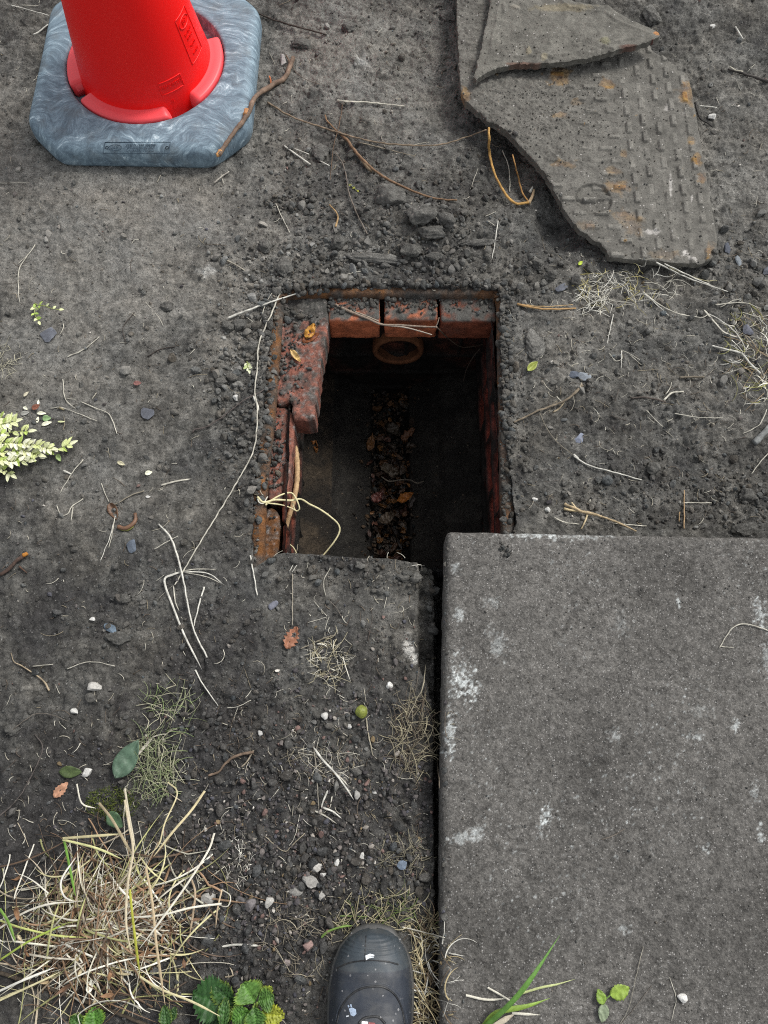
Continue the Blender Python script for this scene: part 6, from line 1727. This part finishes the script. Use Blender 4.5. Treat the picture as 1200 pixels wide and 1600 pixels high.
broad("nettle", "nettle shoot between dry grass clump and dark nettle", [((262, 1612), (256, 1572), 20, lin(66, 104, 50), .024, 0), ((264, 1600), (274, 1574), 14, lin(60, 96, 46), .022, 0)], 12)

# ------------------------------------------------------------------ dry grass
def clump(name, label, cat, n, cx, cy, rx, ry, lens, w, cols, seed, zmax=.045, ang=None, spread=.8, group=None, extra=(), kind=None, bk=1.1, gauss=False):
    r = np.random.default_rng(seed); mb = MB()
    for q in range(n):
        rr_ = (abs(r.normal(0, .5)) if gauss else math.sqrt(r.random())); th_ = r.uniform(0, 2 * math.pi)
        px, py = cx + rx * rr_ * math.cos(th_), cy + ry * rr_ * math.sin(th_)
        if not (free(np.array([px]), np.array([py]))[0]): continue
        g = float(surf(*P(px, py, 0))[0]); x, y = P(px, py, g)
        L = r.uniform(*lens); a = (ang + r.normal(0, spread)) if ang is not None else r.uniform(0, 2 * math.pi)
        m = max(5, int(L / .005)); t = np.linspace(0, 1, m); bend = r.normal(0, bk); kink = (r.random() < .35) * r.normal(0, 1.4); kt = r.uniform(.3, .8)
        aa_ = a + bend * t + kink * (t > kt); ds = L / m
        X = x + np.cumsum(np.cos(aa_)) * ds - np.cos(a) * L * .5; Y = y + np.cumsum(np.sin(aa_)) * ds - np.sin(a) * L * .5
        h0, h1 = r.uniform(0, zmax) * max(.1, 1 - rr_ * .7), r.uniform(0, zmax) * max(.1, 1 - rr_ * .7) * .6
        Z_ = np.maximum(surf(X, Y), g - .01) + .001 + h0 * np.sin(math.pi * t) + h1 * t + .0015 * vn2(t * 5, t * 0 + q)
        Z_ = np.convolve(np.pad(Z_, (2, 2), mode='edge'), np.ones(5) / 5, 'valid')
        ww = r.uniform(*w) ; ww *= .62 if ww > .0009 else .8
        c = np.array(cols[r.integers(len(cols))]) * r.uniform(.6, 1.2)
        if ww < .0007: add_tube(mb, np.stack([X, Y, Z_], 1), np.linspace(ww, ww * .5, m), c, sides=4)
        else: add_ribbon(mb, np.stack([X, Y, Z_], 1), ww * np.clip(np.minimum(1, (1 - t) * 3 + .1), 0, 1), c, fold=r.uniform(.1, .7), twist=r.normal(0, 1.2))
    for pts, wpx, col, z0, z1, zm in extra:
        k = len(pts); g = .006
        zs = [g + z0 + (z1 - z0) * i_ / (k - 1) + zm * math.sin(math.pi * i_ / (k - 1)) for i_ in range(k)]
        p = catmull([(*P(a_, b_, z), z) for (a_, b_), z in zip(pts, zs)], .004); t = np.linspace(0, 1, len(p))
        add_ribbon(mb, p, .44 * wpx * mpp(1400) * np.clip(np.minimum(1, (1 - t) * 4 + .15), 0, 1), col, fold=.4)
    return mb.put(name, M['straw'], label=label, cat=cat, group=group, kind=kind)
DG = [lin(214, 210, 190), lin(226, 223, 208), lin(176, 164, 142), lin(140, 114, 88), lin(196, 190, 146), lin(112, 92, 74), lin(214, 208, 190), lin(164, 164, 112), lin(92, 78, 66), lin(150, 122, 96)]
GG = "tufts of dry grass"
B_ = STRW
clump("dry_grass_clump", "big matted clump of straw coloured dead grass at lower left", "grass clump", 720, 165, 1440, 165, 135, (.025, .17), (.0006, .0022), DG, 51, zmax=.045, bk=.8, gauss=True, group=GG, extra=[
    ([(100, 1310), (108, 1350), (118, 1400)], 4.0, lin(108, 150, 62), .05, .045, .0), ([(98, 1310), (150, 1306), (188, 1303)], 4.2, lin(176, 168, 130), .05, .05, .01),
    ([(98, 1312), (150, 1325), (190, 1342)], 3.6, lin(196, 196, 140), .05, .05, .01), ([(195, 1250), (202, 1290), (208, 1330), (200, 1380), (197, 1440), (205, 1490)], 4.0, lin(196, 184, 156), .05, .05, .01),
    ([(203, 1390), (207, 1430), (213, 1480), (219, 1526)], 4.0, lin(168, 170, 66), .055, .03, .01), ([(219, 1526), (250, 1545), (300, 1565), (344, 1588)], 3.4, YEL, .03, .05, .0),
    ([(335, 1302), (325, 1330), (290, 1385), (250, 1440), (218, 1482)], 3.4, STR, .02, .05, .02), ([(320, 1236), (300, 1265), (270, 1300), (240, 1338)], 4.0, lin(190, 178, 140), .02, .05, .01),
    ([(346, 1412), (300, 1418), (250, 1430), (195, 1434)], 3.2, STR, .02, .04, .02), ([(0, 1450), (40, 1425), (80, 1412), (115, 1410)], 3.2, STR, .01, .04, .01),
    ([(0, 1438), (35, 1450), (90, 1462), (140, 1465)], 3.0, lin(190, 196, 120), .01, .04, .01), ([(0, 1500), (50, 1468), (110, 1440)], 3.2, lin(156, 176, 76), .01, .04, .01),
    ([(0, 1420), (14, 1442), (24, 1472)], 4.2, lin(112, 146, 66), .02, .03, .0), ([(0, 1548), (40, 1530), (85, 1512)], 3.6, STRW, .01, .03, .01), ([(0, 1563), (60, 1535), (95, 1518)], 3.0, YEL, .01, .03, .01),
    ([(228, 1355), (238, 1410), (245, 1480), (258, 1570)], 4.2, lin(186, 168, 136), .03, .04, .02), ([(195, 1232), (202, 1275), (212, 1328)], 3.6, lin(190, 182, 160), .03, .05, .0),
    ([(155, 1255), (175, 1280), (195, 1315), (212, 1345)], 4.6, lin(170, 156, 126), .015, .05, .01), ([(120, 1225), (128, 1255), (150, 1263)], 2.6, STR, .006, .01, .01), ([(118, 1410), (100, 1400), (96, 1375), (118, 1340)], 3, STRW, .03, .05, .01),
    ([(262, 1222), (277, 1240), (258, 1285), (248, 1320), (230, 1338)], 2.4, lin(200, 190, 150), .02, .04, .01), ([(300, 1375), (305, 1400), (296, 1465)], 3.4, lin(176, 156, 130), .01, .01, .01),
    ([(347, 1390), (340, 1420), (337, 1450)], 2.6, lin(190, 170, 140), .01, .01, .01), ([(347, 1390), (360, 1400), (356, 1416), (340, 1414)], 1.8, STR, .01, .01, .01)])
clump("dry_grass_clump", "thin grey-green curly grass tuft under the bark strip", "grass clump", 170, 245, 1195, 36, 50, (.02, .06), (.0004, .0008), [lin(158, 162, 128), lin(134, 148, 104), lin(186, 184, 156)], 52, zmax=.02, group=GG, ang=1.4, spread=1.0)
clump("dry_grass_clump", "wispy green-grey grass stems above the bark strip", "grass clump", 46, 268, 1108, 40, 42, (.03, .06), (.0004, .0009), [lin(150, 158, 120), lin(190, 186, 160), lin(128, 146, 96)], 53, zmax=.015, group=GG, ang=.6, spread=.5)
clump("moss_patch", "dark green moss patch above the big dead grass clump", "moss", 420, 175, 1255, 42, 26, (.004, .011), (.0004, .0008), [lin(72, 84, 34), lin(96, 104, 44), lin(56, 68, 30)], 54, zmax=.006)
clump("dry_grass_clump", "round tangle of fine dry roots below the orange leaf", "grass clump", 85, 514, 1035, 28, 34, (.015, .05), (.0004, .0009), [STR, lin(176, 168, 140)], 55, zmax=.012, group=GG)
clump("dry_grass_clump", "tangled dry stems spilling over the slab gap", "grass clump", 150, 648, 1150, 36, 62, (.02, .06), (.0004, .0010), [lin(140, 132, 112), lin(176, 168, 140), lin(108, 96, 82)], 56, zmax=.02, group=GG, ang=1.5, spread=.9)
clump("dry_grass_clump", "wiry stems among the gravel left of the slab gap", "grass clump", 60, 505, 1190, 60, 30, (.015, .05), (.0003, .0007), [lin(150, 142, 122), STR], 57, zmax=.008, group=GG)
clump("dry_grass_clump", "straw mat along the boot's right side", "grass clump", 330, 678, 1520, 40, 95, (.02, .07), (.0005, .0015), [lin(196, 186, 150), lin(166, 152, 118), lin(120, 104, 84), STRW], 58, zmax=.022, group=GG, ang=1.5, spread=.8)
clump("dry_grass_clump", "dry stems lying around the boot toe", "grass clump", 130, 600, 1430, 85, 36, (.02, .06), (.0004, .0012), [lin(150, 142, 112), lin(180, 172, 142), lin(96, 112, 60)], 59, zmax=.015, group=GG)
clump("dry_grass_clump", "thin wiry roots left of the boot", "grass clump", 60, 460, 1470, 55, 60, (.02, .06), (.0004, .0008), [lin(132, 124, 108), lin(160, 152, 132)], 60, zmax=.012, group=GG)
clump("dry_grass_clump", "star shaped wisp of stems in the gravel", "grass clump", 55, 632, 1335, 40, 36, (.015, .045), (.0004, .0008), [lin(150, 144, 122)], 61, zmax=.012, group=GG)
clump("dry_grass_clump", "bleached straw litter under the iron cover's lower edge", "grass clump", 120, 985, 450, 85, 34, (.015, .06), (.0005, .0011), [STRW, STR, lin(190, 180, 120)], 62, zmax=.010, group=GG, ang=0, spread=.6)
clump("dry_grass_clump", "small fan of white straw right of the tan split stalk", "grass clump", 40, 930, 470, 26, 22, (.025, .05), (.0005, .0011), [STRW, STR], 63, zmax=.010, group=GG, ang=.5, spread=.5)
clump("dry_grass_clump", "fibrous dry grass at the right edge", "grass clump", 150, 1175, 560, 45, 75, (.015, .06), (.0005, .0012), [STRW, STR, lin(160, 140, 110), lin(150, 150, 90)], 64, zmax=.014, group=GG, ang=-1.0, spread=.7)
clump("dry_grass_clump", "small curled fibre wisp at the left edge below the slate", "grass clump", 34, 12, 560, 22, 24, (.015, .04), (.0004, .0008), [lin(176, 172, 150)], 65, zmax=.010, group=GG)
clump("dry_grass_clump", "white wispy fibres in the gravel by the clump", "grass clump", 46, 372, 1345, 24, 40, (.01, .035), (.0004, .0009), [STRW, lin(190, 186, 172)], 66, zmax=.006, group=GG)
stem("green_grass", "grass", "short green grass blade left of the boot toe", [([(502, 1465), (512, 1456), (530, 1449), (552, 1446)], (3.4, 2.0), lin(128, 160, 78), 6, 3, 'r')])
# grubby bits of broken leaf caught in the big clump
r_ = np.random.default_rng(91); mb = MB()
for q in range(130):
    px, py = r_.normal(165, 62), r_.normal(1450, 48); g = float(surf(*P(px, py, 0))[0]); x, y = P(px, py, g)
    add_leaf(mb, x, y, g + r_.uniform(.004, .03), r_.uniform(0, 6.28), r_.normal(0, .5), r_.normal(0, .7), r_.uniform(.012, .032), r_.uniform(.003, .007), [lin(140, 108, 80), lin(176, 156, 120), lin(110, 84, 64), lin(196, 184, 150)][q % 4], curl=r_.uniform(.4, 1.2), fold=.5, wav=.9, seed=q, n=8)
mb.put("leaf_chaff", M['leaf'], kind='stuff', origin=(0, 0, 0), label="curled brown leaf bits caught in the dead grass")
# fibres and chaff everywhere
def litter(n, seed, blobs, base, lens, w, cols):
    r = np.random.default_rng(seed); mb = MB(); px, py = sample(n, blobs, base, seed=seed)
    k = free(px, py); px, py = px[k], py[k]
    for q in range(len(px)):
        g = float(samp(HG, *P(px[q], py[q], 0))); x, y = P(px[q], py[q], g)
        L = r.uniform(*lens) * (1 + (r.random() < .15) * 1.2); a = r.uniform(0, 6.283); m = 6; t = np.linspace(0, 1, m); b = r.normal(0, 1.2)
        X = x + np.cumsum(np.cos(a + b * t)) * L / m; Y = y + np.cumsum(np.sin(a + b * t)) * L / m
        Z_ = samp(HG, X, Y); Z_ = np.maximum(Z_, Z_.mean()) + .0012
        ww = r.uniform(*w); add_tube(mb, np.stack([X, Y, Z_], 1), np.linspace(ww, ww * .6, m), np.array(cols[r.integers(len(cols))]) * r.uniform(.6, 1.1), sides=4)
    return mb
mb = litter(2700, 71, [(450, 1250, 260, 200, 1.), (150, 1250, 150, 120, .6), (1000, 560, 240, 190, 1.), (1150, 480, 90, 160, 1.), (560, 960, 120, 100, .7), (1120, 250, 100, 180, .5), (560, 250, 160, 150, .3), (640, 1300, 60, 200, .8)], .14, (.004, .022), (.0003, .0007), [STR, lin(150, 140, 118), lin(110, 98, 84), lin(190, 184, 166), lin(84, 74, 66)])
mb.put("straw_litter", M['straw'], kind='stuff', origin=(0, 0, 0), label="short bits of dry straw and rootlet on the soil")
